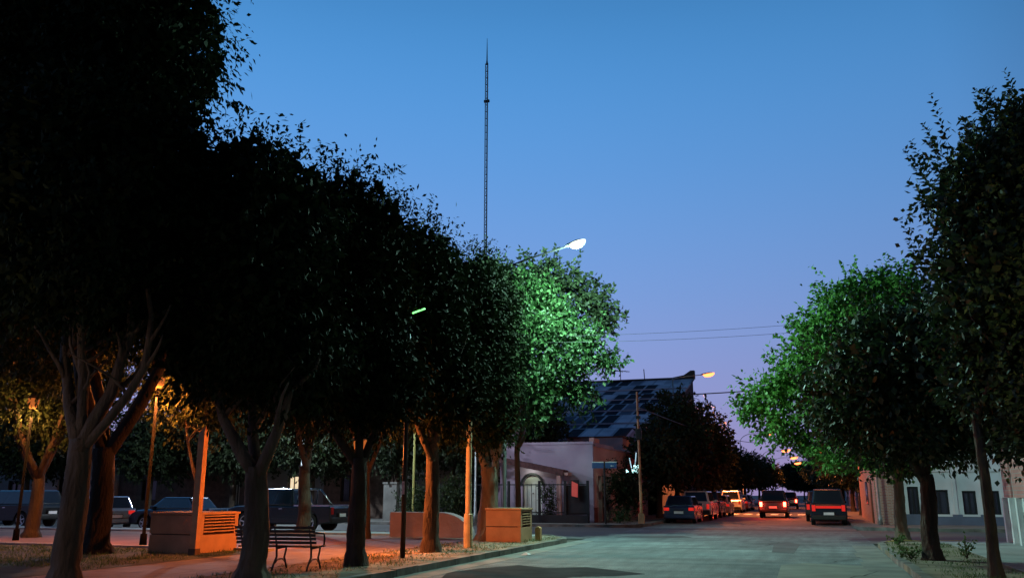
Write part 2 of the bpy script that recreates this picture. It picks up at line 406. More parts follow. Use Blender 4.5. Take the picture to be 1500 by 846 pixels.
# sparse grass on the verges and lawn
def grass(name, boxes, n, h, seed, label):
    rng = np.random.default_rng(seed); P = []
    for (x0, x1, y0, y1, w) in boxes:
        k = int(n*w); cl = np.column_stack([rng.uniform(x0, x1, k//14+1), rng.uniform(y0, y1, k//14+1)])
        idx = rng.integers(0, len(cl), k); p = cl[idx]+rng.normal(size=(k, 2))*.14
        p[:, 0] = np.clip(p[:, 0], x0, x1); P.append(np.column_stack([p, np.full(k, .128)]))
    P = np.concatenate(P); k = len(P)
    D = np.column_stack([rng.normal(size=(k, 2))*.5, np.ones(k)])
    o = leaf_object(name, P, D, rng.normal(size=(k, 3)), h*rng.uniform(.4, 1.3, k), np.full(k, .014), LF_grass, None)
    return tag(o, label=label, kind='stuff')
grass('grass', [(-10.5, -8.15, 11, 29, .2)], 9000, .1, 3, 'thin tufts of grass along the tree verge by the left kerb')
grass('grass', [(1.95, 3.6, 14, 29, 1)], 1800, .08, 4, 'weedy grass around the trunks beside the right kerb')
grass('grass', [(-40, -13.7, 14, 19.8, 1)], 22000, .09, 6, 'dark lawn of the plaza on the far left')

# weeds: strappy plants and low bushes near the right kerb
def weed(x, y, h, n, seed, label, spread=.5, leaf=.1):
    rng = np.random.default_rng(seed); t = thing('weed_plant', (x, y, .13), label, 'plant', 'weeds by the right kerb')
    stm = MB()
    Ps, Ds = [], []
    for k in range(7):
        a = rng.uniform(0, 6.28); r = spread*rng.uniform(.3, 1); z = h*rng.uniform(.5, 1)
        pts = [Vector((0, 0, 0)), Vector((math.cos(a)*r*.4, math.sin(a)*r*.4, z*.65)), Vector((math.cos(a)*r, math.sin(a)*r, z))]
        stm.tube(pts, [.008, .006, .003], 5)
        for j in range(n//7):
            u = rng.uniform(.2, 1); q = pts[0].lerp(pts[1], u*2) if u < .5 else pts[1].lerp(pts[2], u*2-1)
            Ps.append(np.array(q)+rng.normal(size=3)*.03); Ds.append(rng.normal(size=3)+np.array([math.cos(a)*.5, math.sin(a)*.5, .2]))
    stm.build('stem', M_bark, t)
    Ps = np.array(Ps); k = len(Ps)
    leaf_object('foliage', Ps, np.array(Ds), rng.normal(size=(k, 3)), leaf*rng.uniform(.6, 1.3, k), leaf*.5*np.ones(k), LF_grass, t)
weed(2.05, 22.4, .3, 150, 1, 'bushy green weed left of the thick dark trunk on the right verge', .45)
weed(3.25, 22.8, .5, 70, 3, 'spindly weed just right of the thick dark trunk', .5)
weed(2.3, 28.5, .3, 150, 5, 'small weed beside the yellow painted kerb corner', .4)

# ------------------------------------------------------------------ left row of trees along the plaza kerb
GL_ = 'clipped trees along the plaza kerb'
kw = dict(leaf=.13, aspect=.44, droop=.85, boxy=.85, dens=1.5, fill=2.4, twigs_per=.25)
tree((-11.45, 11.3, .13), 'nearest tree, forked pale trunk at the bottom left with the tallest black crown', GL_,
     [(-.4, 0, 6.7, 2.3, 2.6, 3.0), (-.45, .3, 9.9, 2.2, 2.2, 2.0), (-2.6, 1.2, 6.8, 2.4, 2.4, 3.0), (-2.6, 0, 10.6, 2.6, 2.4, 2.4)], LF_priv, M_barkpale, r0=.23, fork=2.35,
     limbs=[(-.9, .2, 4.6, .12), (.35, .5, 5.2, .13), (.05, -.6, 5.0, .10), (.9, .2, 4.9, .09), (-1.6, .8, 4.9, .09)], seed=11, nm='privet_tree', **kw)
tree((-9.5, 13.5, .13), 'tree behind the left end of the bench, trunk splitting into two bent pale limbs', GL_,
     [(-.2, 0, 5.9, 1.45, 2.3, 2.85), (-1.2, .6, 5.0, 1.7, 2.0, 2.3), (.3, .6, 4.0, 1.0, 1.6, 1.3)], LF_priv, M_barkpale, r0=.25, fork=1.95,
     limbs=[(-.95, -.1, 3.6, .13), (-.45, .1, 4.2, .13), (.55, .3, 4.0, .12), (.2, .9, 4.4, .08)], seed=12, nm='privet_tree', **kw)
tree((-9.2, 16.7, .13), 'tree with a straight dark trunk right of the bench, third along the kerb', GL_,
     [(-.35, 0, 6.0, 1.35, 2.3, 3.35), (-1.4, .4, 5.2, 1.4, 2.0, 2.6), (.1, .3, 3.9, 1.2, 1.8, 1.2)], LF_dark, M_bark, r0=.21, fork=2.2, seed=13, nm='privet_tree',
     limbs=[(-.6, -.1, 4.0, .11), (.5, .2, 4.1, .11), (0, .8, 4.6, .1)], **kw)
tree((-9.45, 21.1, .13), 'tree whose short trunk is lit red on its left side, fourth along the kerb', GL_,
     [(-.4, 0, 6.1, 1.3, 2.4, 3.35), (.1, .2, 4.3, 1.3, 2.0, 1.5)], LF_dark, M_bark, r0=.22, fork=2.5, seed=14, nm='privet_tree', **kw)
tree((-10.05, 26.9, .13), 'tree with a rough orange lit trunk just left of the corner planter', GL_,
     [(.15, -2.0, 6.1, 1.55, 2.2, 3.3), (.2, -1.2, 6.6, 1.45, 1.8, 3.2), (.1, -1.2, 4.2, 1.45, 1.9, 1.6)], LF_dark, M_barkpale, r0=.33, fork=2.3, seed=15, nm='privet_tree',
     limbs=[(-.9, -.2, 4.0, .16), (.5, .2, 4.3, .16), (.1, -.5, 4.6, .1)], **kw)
# bright green tree at the corner under the lamp
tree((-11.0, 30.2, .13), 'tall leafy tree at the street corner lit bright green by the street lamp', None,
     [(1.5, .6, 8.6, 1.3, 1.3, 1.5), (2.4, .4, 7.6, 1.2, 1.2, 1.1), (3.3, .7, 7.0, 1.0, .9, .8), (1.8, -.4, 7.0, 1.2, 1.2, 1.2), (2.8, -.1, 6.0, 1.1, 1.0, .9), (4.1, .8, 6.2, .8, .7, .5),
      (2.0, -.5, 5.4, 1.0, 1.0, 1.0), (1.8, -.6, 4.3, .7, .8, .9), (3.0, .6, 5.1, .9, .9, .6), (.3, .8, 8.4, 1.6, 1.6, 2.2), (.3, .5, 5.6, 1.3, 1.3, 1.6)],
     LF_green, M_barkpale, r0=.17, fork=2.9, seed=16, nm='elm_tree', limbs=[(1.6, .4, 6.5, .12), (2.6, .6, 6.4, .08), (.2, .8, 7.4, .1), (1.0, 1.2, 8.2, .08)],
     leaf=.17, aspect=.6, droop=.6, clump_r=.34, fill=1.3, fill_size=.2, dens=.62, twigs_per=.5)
tree((-10.4, 31.0, .13), 'dark tree crown just below and right of the bright lamp', None,
     [(.8, .6, 9.9, 1.3, 1.0, .8), (1.7, .9, 9.5, 1.2, 1.0, .8), (2.7, 1.0, 8.8, .95, .9, .7), (3.2, 1.0, 8.0, .6, .7, .6)], LF_far, M_bark, r0=.12, fork=3.2, seed=17, nm='holm_tree',
     limbs=[(1.5, .8, 9.0, .09), (.6, .6, 9.2, .07), (2.7, 1.0, 8.5, .06)], leaf=.19, aspect=.6, droop=.4, fill_size=.22, dens=.7)
# plaza trees behind
GP = 'plaza trees behind the kerb row'
tree((-17.2, 17.8, .13), 'plaza tree whose trunk stands close behind the nearest pale trunk', GP,
     [(0, 0, 7.7, 3.6, 3.2, 2.9), (-2.5, .5, 6.2, 2.2, 2.2, 2.2), (.9, 2.2, 6.0, 1.8, 1.2, 1.5), (-2.2, 4.6, 5.5, 1.5, 1.2, 1.7)], LF_priv, mat('black_bark', (0.022, 0.017, 0.013), 0.95, 0.45, 3.2, 1.0), r0=.34, fork=2.6, seed=21, nm='privet_tree', leaf=.14, aspect=.42, droop=.7)
tree((-18.4, 29.2, .13), 'plaza tree standing behind the bench, dark trunk in front of the black pickup', GP,
     [(0, 0, 6.0, 3.0, 2.8, 3.1)], LF_priv, M_bark, r0=.26, fork=2.5, seed=22, nm='privet_tree', leaf=.16, aspect=.42, droop=.6)
tree((-18.6, 23.2, .13), 'slender young plaza tree behind the upright timber post', GP,
     [(0, 0, 5.4, 2.1, 2.1, 2.6), (.6, -1.2, 4.6, 1.3, 1.0, 1.1)], LF_mid, M_barkpale, r0=.1, fork=2.0, seed=23, nm='privet_tree', leaf=.14, aspect=.42, droop=.6)
tree((-25.5, 23.5, .13), 'plaza tree deep on the left with orange lit leaves', GP,
     [(0, 0, 5.8, 3.2, 3.0, 3.0)], LF_priv, M_bark, r0=.24, fork=2.2, seed=24, nm='privet_tree', leaf=.15, aspect=.45, droop=.7)
tree((-14.2, 26.4, .13), 'plaza tree between the fourth kerb tree and the ramp', GP,
     [(0, 0, 6.0, 2.2, 2.4, 3.2)], LF_priv, M_bark, r0=.14, fork=2.4, seed=25, nm='privet_tree', leaf=.15, aspect=.42, droop=.6)

# ------------------------------------------------------------------ right row
GR_ = 'trees along the right hand kerb'
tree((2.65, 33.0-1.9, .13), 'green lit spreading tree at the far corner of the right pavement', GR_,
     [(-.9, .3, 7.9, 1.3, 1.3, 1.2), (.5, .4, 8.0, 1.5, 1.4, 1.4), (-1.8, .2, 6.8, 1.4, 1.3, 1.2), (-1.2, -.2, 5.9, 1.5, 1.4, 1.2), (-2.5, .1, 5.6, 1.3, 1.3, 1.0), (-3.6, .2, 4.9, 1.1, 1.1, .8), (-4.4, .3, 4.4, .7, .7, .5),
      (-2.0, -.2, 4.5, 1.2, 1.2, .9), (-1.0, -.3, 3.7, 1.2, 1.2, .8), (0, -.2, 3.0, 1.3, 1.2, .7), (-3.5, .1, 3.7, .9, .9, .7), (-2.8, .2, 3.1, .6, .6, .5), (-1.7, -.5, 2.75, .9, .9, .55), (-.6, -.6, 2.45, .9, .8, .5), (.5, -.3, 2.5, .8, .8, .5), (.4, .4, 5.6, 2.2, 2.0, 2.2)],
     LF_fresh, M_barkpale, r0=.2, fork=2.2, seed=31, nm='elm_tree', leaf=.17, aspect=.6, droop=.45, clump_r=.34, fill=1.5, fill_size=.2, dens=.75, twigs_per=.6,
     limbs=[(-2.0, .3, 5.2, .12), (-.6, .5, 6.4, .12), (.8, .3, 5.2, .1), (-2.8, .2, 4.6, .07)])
tree((2.5, 22.3, .13), 'round dark tree with a flared black trunk amid weeds on the right verge', GR_,
     [(-.3, 0, 4.1, 2.25, 2.1, 2.15), (.7, .8, 4.9, 1.9, 1.8, 1.7), (-1.5, .1, 3.6, 1.1, 1.2, 1.2), (-.2, -.2, 2.8, 1.5, 1.6, .9), (1.5, 1.4, 3.5, 1.8, 1.8, 1.5)], LF_mid, M_bark, r0=.2, fork=1.9, seed=32, nm='ash_tree',
     leaf=.14, aspect=.5, droop=.55, dens=1.2, fill=1.6, twigs_per=.6, shoots=.15, shoot_up=.9, shoot_len=.45)
tree((3.02, 18.1, .13), 'tall tree with upright leafy shoots and a slim reddish trunk at the right edge', GR_,
     [(.55, 0, 5.4, 1.35, 1.5, 2.3), (.95, 0, 7.2, 1.6, 1.4, 1.5), (1.8, 0, 7.8, 1.4, 1.4, 1.5), (1.6, 0, 4.4, 1.5, 1.6, 1.8), (.6, 0, 3.7, .9, 1.0, .9), (1.3, .8, 3.3, 1.2, 1.4, 1.2), (.85, -.4, 2.75, .5, .7, .75), (1.5, -.2, 2.4, .7, .8, .7), (.3, .5, 3.5, .9, .9, .8)], LF_shoot, M_bark, r0=.105, fork=3.0, seed=33, nm='myrtle_tree',
     leaf=.14, aspect=.55, droop=.25, dens=1.25, fill=1.8, twigs_per=.5, shoots=.6, shoot_up=1.3, shoot_len=1.0)

# ------------------------------------------------------------------ trees beyond the junction
GF = 'trees lining the far street'
def ftree(x, y, h, r, label, seed, lm=LF_far, r0=.2, leaf=.3, z0=2.2, group=GF, nm='street_tree'):
    return tree((x, y, .1), label, group, [(0, 0, (h+z0)/2+.2, r, r*1.1, (h-z0)/2), (r*.3, -.3, h*.55, r*.8, r*.8, (h-z0)*.36)], lm, M_bark, r0=r0, fork=z0+.3, seed=seed,
                nm=nm, leaf=leaf, aspect=.55, droop=.4, clump_r=.6, fill_size=.45, dens=.75)
ftree(-9.0, 54.5, 5.6, 1.6, 'big dark tree behind the rusty utility pole, nearest past the corner house', 41, z0=1.8)
ftree(-8.7, 60, 8.2, 2.2, 'dark tree behind the blue hatchback, its top against the warehouse gable', 42, z0=1.8)
ftree(-8.0, 66, 8.2, 2.4, 'dark tree with ragged top right of the warehouse gable', 43, z0=1.8)
ftree(-8.9, 82, 6.2, 2.4, 'lower dark tree over the parked white van', 44, z0=1.8)
ftree(-8.6, 97, 6.4, 2.6, 'rounded tree halfway down the left side of the far street', 45, lm=LF_mid)
ftree(-8.3, 118, 6.4, 3.0, 'small tree before the curved lamp posts on the left', 46, lm=LF_mid)
ftree(-8.0, 145, 7, 3.4, 'distant tree at the left end of the street', 47, lm=LF_mid)
ftree(3.2, 66, 6.6, 2.6, 'tree behind the dark van on the right of the far street', 48, lm=LF_mid)
ftree(3.2, 80, 6.4, 2.9, 'second tree down the right side of the far street', 49, lm=LF_mid)
ftree(3.0, 98, 6.6, 3.2, 'third tree down the right side, leaves lit orange', 50, lm=LF_mid)
ftree(3.0, 122, 6.8, 3.6, 'fourth tree down the right side of the street', 51, lm=LF_mid)
ftree(2.8, 150, 7.4, 4.2, 'distant tree at the right end of the street', 52, lm=LF_mid)
ftree(-2, 240, 9, 7, 'far off tree closing the end of the street', 53, lm=LF_far, leaf=.6)
ftree(-9.8, 48.2, 2.9, 1.15, 'dark shrub bush in front of the lit sign beside the corner house', 54, r0=.08, leaf=.16, z0=.4, group=None, nm='shrub')
# trees and bushes across the cross street, seen under the plaza canopy
GX = 'trees across the side street'
for i, (x, y, h, r, l) in enumerate([(-52, 47, 8, 3.6, 'tree across the side street at the far left edge'), (-40.5, 46, 7, 3.0, 'leafy tree above the silver hatchback'),
        (-34.5, 46.5, 7.5, 3.2, 'green tree behind the dark saloon car'), (-28.5, 46, 8, 3.3, 'tree behind the hood of the black pickup'),
        (-22.6, 45.5, 7.5, 2.4, 'tree behind the bed of the black pickup'), (-18.6, 46.5, 8, 2.6, 'tree left of the corner house beyond the ramp'), (-19.5, 55, 10, 4, 'large dark tree rising behind the corner house fence')]):
    ftree(x, y, h, r, l, 60+i, lm=LF_far, leaf=.26, z0=2.5, group=GX)
def bush(x, y, z, r, h, seed, label, lm=LF_mid, leaf=.14, group=None, nm='bush'):
    rng = np.random.default_rng(seed); t = thing(nm, (x, y, .12), label, 'bush', group)
    st_ = MB()
    for k in range(5):
        a = k*1.26; st_.tube([(0, 0, 0), (math.cos(a)*r*.3, math.sin(a)*r*.3, h*.4), (math.cos(a)*r*.6, math.sin(a)*r*.6, h*.7)], [.03, .02, .01], 6)
    st_.build('stem', M_bark, t)
    crown(rng, [(0, 0, h*.52, r, r, h*.5)], lm, t, leaf=leaf, aspect=.5, droop=.2, clump_r=.3, name='foliage', fill_size=.2)
bush(-20.4, 43.6, 0, 1.1, 1.9, 71, 'leafy bush right of the black pickup across the side street')
bush(-18.2, 43.8, 0, 1.2, 2.3, 72, 'taller bush between the pickup and the ramp')
bush(-9.4, 44.4, 0, .45, .7, 73, 'small round pale bush at the foot of the dark shrub', lm=LF_green, leaf=.08)
bush(-13.2, 44.6, 0, .5, 1.9, 74, 'dark bush inside the railings beside the arched door', leaf=.12)

# ------------------------------------------------------------------ street lamps
M_lens_w = mat('lamp_lens_white', (.02, .02, .02), .8, 0, 1, 0, 0, .02, (.86, 1.0, .80), 2.6)
M_lens_o = mat('lamp_lens_sodium', (.02, .02, .02), .8, 0, 1, 0, 0, .02, (1.0, .2, .06), 4.5)
def light(name, loc, power, color, parent, radius=.12, aim=None):
    if aim:
        l = bpy.data.lights.new(name, 'SPOT'); l.energy = power; l.color = color; l.shadow_soft_size = radius; l.spot_size = R(132); l.spot_blend = .6
        o = bpy.data.objects.new(name, l); C.objects.link(o); o.location = loc; o.parent = parent
        o.rotation_euler = Vector(aim).to_track_quat('-Z', 'Y').to_euler(); return o
    l = bpy.data.lights.new(name, 'POINT'); l.energy = power; l.color = color; l.shadow_soft_size = radius
    o = bpy.data.objects.new(name, l); C.objects.link(o); o.location = loc; o.parent = parent; return o
def street_lamp(base, head, label, power, color, lens, polem, group, r=.07, curved=False, size=1.0, lp=True, aim=None, armm=None):
    t = thing('street_lamp', base, label, 'street lamp', group)
    h = Vector(head)-Vector(base)
    top = Vector((0, 0, h.z-.25 if not curved else h.z-1.0))
    MB().tube([(0, 0, 0), (0, 0, .4), (0, 0, .42), top], [r*1.4, r*1.35, r, r*.7], 12).build('pole', polem, t, smooth=True)
    if curved:
        pts = [top+Vector((h.x*.5*(1-math.cos(a)), h.y*.5*(1-math.cos(a)), 1.0*math.sin(a))) for a in [R(90)*k/8 for k in range(9)]]+[h]
    else: pts = [top, top+Vector((h.x*.3, h.y*.3, .12)), Vector((h.x, h.y, h.z))]
    MB().tube(pts, r*.45, 8).build('arm', armm or polem, t, smooth=True)
    d = Vector((h.x, h.y, 0)).normalized(); a = math.atan2(d.y, d.x)
    hd = MB(); s = size
    mx = Matrix.Translation(h) @ Matrix.Rotation(a, 4, 'Z') @ Matrix.Rotation(R(-8), 4, 'Y')
    hd.prism([(-.25*s, .02), (-.1*s, .06*s), (.3*s, .07*s), (.5*s, .03*s), (.52*s, 0), (-.25*s, 0)], -.13*s, .13*s, 'y', mx)
    lm_ = hd.build('luminaire', mat('matt_black', (.008, .008, .008), 1, .1, 5, 0, 0, .02), t, bevel=.02)
    ln = MB(); rows = []
    for i in range(5):
        zz = -.0-.2*s*math.sin(R(22.5*i)); rr = math.cos(R(20*i))
        rows.append([mx @ Vector((.26*s+.36*s*rr*math.cos(2*math.pi*k/16), .19*s*rr*math.sin(2*math.pi*k/16), zz)) for k in range(16)])
    vs = [v for rw in rows for v in rw]; fs = [(i*16+k, i*16+(k+1) % 16, (i+1)*16+(k+1) % 16, (i+1)*16+k) for i in range(4) for k in range(16)]+[tuple(64+k for k in range(16))]
    ln.add(vs, fs); lo_ = ln.build('lens', lens, lm_, smooth=True)
    if lp: light('lamp_light', mx @ Vector((.26*s, 0, -.42)), power, color, t, .16, aim)
    return t
WHITE = (.52, 1.0, .84); SOD = (1.0, .24, .06); LED = (.72, .86, 1.0)
GS = 'sodium street lamps down the far street'
street_lamp((-10.1, 28.7, .13), (-7.2, 27.4, 9.92), 'tall pale lamp post behind the corner planter with the bright white lamp over the road', 5400, WHITE, M_lens_w, mat('dark_grey_post', (.045, .045, .045), .9, .2, 4, 0, 0, .05), None, r=.07, size=.95, armm=mat('matt_black', (.008, .008, .008), 1, .1, 5, 0, 0, .02))
street_lamp((-10.4, 72, .12), (-7.75, 72, 11.2), 'nearest orange sodium lamp, hanging over the road past the warehouse gable', 18000, SOD, M_lens_o, M_grey, GS, size=1.35, aim=(.3, -.25, -1))
street_lamp((-7.6, 105, .12), (-4.6, 105, 8.4), 'second orange lamp on a curved arm, beside the green leaves', 4500, SOD, M_lens_o, M_grey, GS, curved=True, aim=(.2, 0, -1), size=1.4)
street_lamp((-7.2, 146, .12), (-4.0, 146, 8.3), 'third orange lamp, first of the close row of four glowing dots', 3500, SOD, M_lens_o, M_grey, GS, curved=True, aim=(.2, 0, -1), size=1.9)
street_lamp((-6.6, 176, .12), (-3.4, 176, 8.3), 'fourth orange lamp, second of the close row of glowing dots', 2500, SOD, M_lens_o, M_grey, GS, curved=True, size=2.1, lp=False)
street_lamp((-6.4, 208, .12), (-3.2, 208, 8.3), 'fifth orange lamp, third of the close row of glowing dots', 2500, SOD, M_lens_o, M_grey, GS, curved=True, size=2.2, lp=False)
street_lamp((-6.2, 238, .12), (-3.0, 238, 8.2), 'farthest orange lamp, last of the close row of glowing dots', 2500, SOD, M_lens_o, M_grey, GS, curved=True, size=2.3, lp=False)
street_lamp((3.0, 46.0, .12), (.9, 46.0, 7.6), 'added orange lamp over the far right corner, hidden in the green tree', 450, SOD, M_lens_o, M_grey, GS)  # added behind the crown to tint the junction and the house side
GW = 'white lamps over the side street'
street_lamp((-27.1, 42.6, .12), (-27.1, 39.2, 7.6), 'white street lamp over the side street behind the plaza trees', 3600, LED, M_lens_w, M_grey, GW)
street_lamp((-16.6, 42.6, .12), (-16.6, 40.4, 7.4), 'white street lamp over the side street behind the corner tree', 650, LED, M_lens_w, M_grey, GW)
street_lamp((12.5, 42.6, .12), (12.5, 39.6, 7.6), 'white street lamp over the side street behind the right hand trees', 480, LED, M_lens_w, M_grey, GW)

# slim dark post with a green light tube
t = thing('light_post', (-9.2, 18.95, .13), 'slim dark post in front of the trees carrying a glowing green tube', 'post')
MB().tube([(0, 0, 0), (0, 0, 5.9)], [.062, .05], 10).build('pole', M_dark, t, smooth=True)
MB().tube([(0, 0, 5.85), (.55, -.9, 5.72)], .02, 6).build('arm', M_dark, t)
MB().tube([(.55, -.97, 5.62), (.85, -.92, 5.72)], .022, 8).build('light_tube', mat('green_light_tube', (.3, .9, .3), .4, 0, 1, 0, 0, .5, (.22, 1, .25), 2.2), t)
MB().box(-.03, .03, -.068, -.055, 1.45, 1.75).build('sticker', mat('torn_sticker', (.6, .5, .5), .7, .3, 14), t)

# plaza lanterns (orange)
def lantern(base, h, label, power, r=.05, col=(1.0, .235, .045)):
    t = thing('plaza_lantern', base, label, 'lantern', 'orange lanterns in the plaza')
    MB().tube([(0, 0, 0), (0, 0, .35), (0, 0, .36), (0, 0, h-.2)], [r*2, r*1.8, r, r*.8], 10).build('pole', mat('matt_black', (.008, .008, .008), 1, .1, 5, 0, 0, .02), t, smooth=True)
    hd = MB().tube([(0, 0, h+.16), (0, 0, h+.26), (0, 0, h+.31)], [.24, .12, .02], 12).build('cap', M_dark, t, smooth=True)
    g = MB().tube([(0, 0, h-.2), (0, 0, h-.1), (0, 0, h+.05), (0, 0, h+.14)], [.08, .15, .18, .16], 14).build('globe', mat('orange_globe', (.03, .02, .01), .9, 0, 1, 0, 0, .02, (1, .24, .05), .45), t, smooth=True)
    g.visible_shadow = True
    light('lantern_light', (0, 0, h-.45), power, col, t, .1)
    return t
lantern((-11.15, 20.25, .13), 2.7, 'low plaza lantern hidden behind the third kerb trunk, lighting planters and verge', 1750)
lantern((-18.1, 20.5, .13), 4.7, 'slim dark plaza lantern post left of the near planter', 1900)
lantern((-12.6, 7.4, .13), 3.6, 'added lantern out of view on the lawn, left of the nearest tree', 110, col=(1.0, .6, .36))  # unseen lantern added to warm the nearest trunk
lantern((-24.3, 21.8, .13), 4.4, 'plaza lantern far left behind the nearest pale trunk', 480, col=(1.0, .38, .1))

# ------------------------------------------------------------------ planters
def planter(cx, cy, s, h, label, rz=0):
    t = thing('planter', (cx, cy, .13), label, 'planter', 'square rendered planters of the plaza', rz)
    a = s/2
    MB().box(-a, a, -a, a, 0, h*.44).box(a-.15, a, -a+.042, -a+.15, h*.44, h-.06).box(a-.15, a, a-.15, a, h*.44, h-.06).build('body', M_brickbox, t, bevel=.01)
    MB().box(-a+.03, a-.12, -a+.03, a-.03, h*.44, h-.06).build('recess', M_brickdark, t)  # inner box coloured darker so the slat gaps look shaded
    MB().box(-a, a, -a, -a+.04, h*.47, h-.07).build('panel', M_brickbox, t)
    sl = MB(); n_ = 6
    for k in range(n_):
        z = h*.47+k*(h*.53-.07)/n_
        sl.box(a-.118, a+.012, -a+.155, a-.155, z+.035, z+(h*.53-.07)/n_-.012)
    sl.build('slats', M_brickbox, t)
    MB().box(-a-.03, a+.03, -a-.03, a+.03, h-.06, h).build('coping', M_brickbox, t, bevel=.01)
    MB().box(-a+.12, a-.12, -a+.12, a-.12, h-.05, h+.01).build('soil', M_dirt, t)
    return t
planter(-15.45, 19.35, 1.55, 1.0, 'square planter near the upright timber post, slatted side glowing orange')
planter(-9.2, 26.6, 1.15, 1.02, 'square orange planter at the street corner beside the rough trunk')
# small kerb block beside the corner planter
t = thing('bollard', (-8.45, 27.3, .13), 'short orange block bollard at the right foot of the corner planter', 'bollard')
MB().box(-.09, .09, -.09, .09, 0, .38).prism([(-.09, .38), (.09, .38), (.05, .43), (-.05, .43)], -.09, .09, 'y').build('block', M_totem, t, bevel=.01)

# timber post
t = thing('timber_post', (-14.42, 18.1, .13), 'tall square timber post with pointed top glowing orange by the near planter', 'post', None, R(3))
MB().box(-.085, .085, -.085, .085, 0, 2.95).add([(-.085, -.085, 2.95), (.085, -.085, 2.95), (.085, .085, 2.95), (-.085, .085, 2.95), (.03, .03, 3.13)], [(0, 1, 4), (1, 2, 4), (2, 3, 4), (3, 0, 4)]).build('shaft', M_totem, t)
MB().box(-.1, .1, -.1, .1, 0, .16).build('foot', M_brickdark, t)

# bench
t = thing('park_bench', (-10.15, 15.2, .13), 'slatted wooden park bench with iron legs, seen from behind near the kerb', 'bench', None, R(8))
W2 = .85
for k in range(4):
    MB().box(-W2, W2, .05+k*.105, .05+k*.105+.085, .43, .46).build('seat_slat', M_wood, t, bevel=.006)
for k in range(5):
    z = .50+k*.072; y = .0-.02-k*.028
    MB().box(-W2, W2, y-.012, y+.014, z, z+.052).build('back_slat', M_wood, t, bevel=.005)
for s in (-1, 0, 1):
    x = s*(W2-.12)
    MB().tube([(x, -.15, .0), (x, -.08, .12), (x, .04, .25), (x, .02, .42), (x, -.02, .55), (x, -.15, .86)], [.02, .018, .022, .022, .018, .015], 8).build('back_leg', M_iron, t, smooth=True)
    MB().tube([(x, .52, 0), (x, .46, .10), (x, .38, .22), (x, .44, .34), (x, .46, .43)], [.02, .018, .02, .02, .018], 8).build('front_leg', M_iron, t, smooth=True)
    MB().tube([(x, .02, .41), (x, .47, .42)], .018, 8).tube([(x, -.1, .1), (x, .1, .2), (x, .3, .2), (x, .48, .1)], .013, 6).build('rail', M_iron, t, smooth=True)
for s in (-1, 1):
    x = s*(W2-.04)
    MB().tube([(x, -.08, .72), (x, .2, .70), (x, .44, .68), (x, .47, .6), (x, .46, .45)], .018, 8).build('armrest', M_iron, t, smooth=True)

# skate ramp / curved wall
t = thing('ramp_wall', (-12.9, 28.0, .13), 'low pinkish concrete ramp wall with a curved right end', 'ramp')
prof = [(-1.1, 0), (1.9, 0)]+[(.7+1.2*math.cos(R(a)), .1+.74*math.sin(R(a))) for a in range(0, 91, 10)]+[(-1.1, .84)]
MB().prism(prof, -.25, .25, 'y').build('wall', mat('pink_concrete', (.24, .18, .19), .85, .15, 1.5, .3), t, bevel=.01)

# litter on the road
t = thing('litter', (-7.35, 22.6, .01), 'crumpled white scrap of litter on the road by the kerb', 'litter')
MB().add([(-.12, -.05, 0), (.1, -.07, .01), (.13, .06, .02), (-.08, .08, 0), (0, 0, .07)], [(0, 1, 4), (1, 2, 4), (2, 3, 4), (3, 0, 4), (3, 2, 1, 0)]).build('paper', M_plate, t)

# ------------------------------------------------------------------ vehicles
PAINT = {}
def paint(name, c, metal=.2, rough=.25):
    m = mat('paint_'+name, c, rough, .03, 2, 0, metal, .55)
    m.node_tree.nodes['Principled BSDF'].inputs['Coat Weight'].default_value = .5
    return m
SPEC = { # L, W, H, belt, wheelbase, wheel r, [greenhouse x: rear bottom, rear top, front top, front bottom], hood z, tail z
 'hatch': (3.9, 1.68, 1.47, .90, 2.45, .30, (-1.86, -1.50, .42, 1.08), .82, .92),
 'sedan': (4.4, 1.72, 1.43, .90, 2.6, .31, (-1.45, -.95, .50, 1.15), .80, .96),
 'suv':   (4.5, 1.82, 1.74, 1.05, 2.65, .36, (-2.12, -1.88, .55, 1.15), .98, 1.02),
 'van':   (4.3, 1.78, 1.82, 1.05, 2.7, .32, (-2.05, -1.92, .75, 1.45), .98, 1.05),
 'pickup': (5.2, 1.85, 1.80, 1.08, 3.1, .40, (-.75, -.58, .75, 1.35), 1.05, 1.08)}
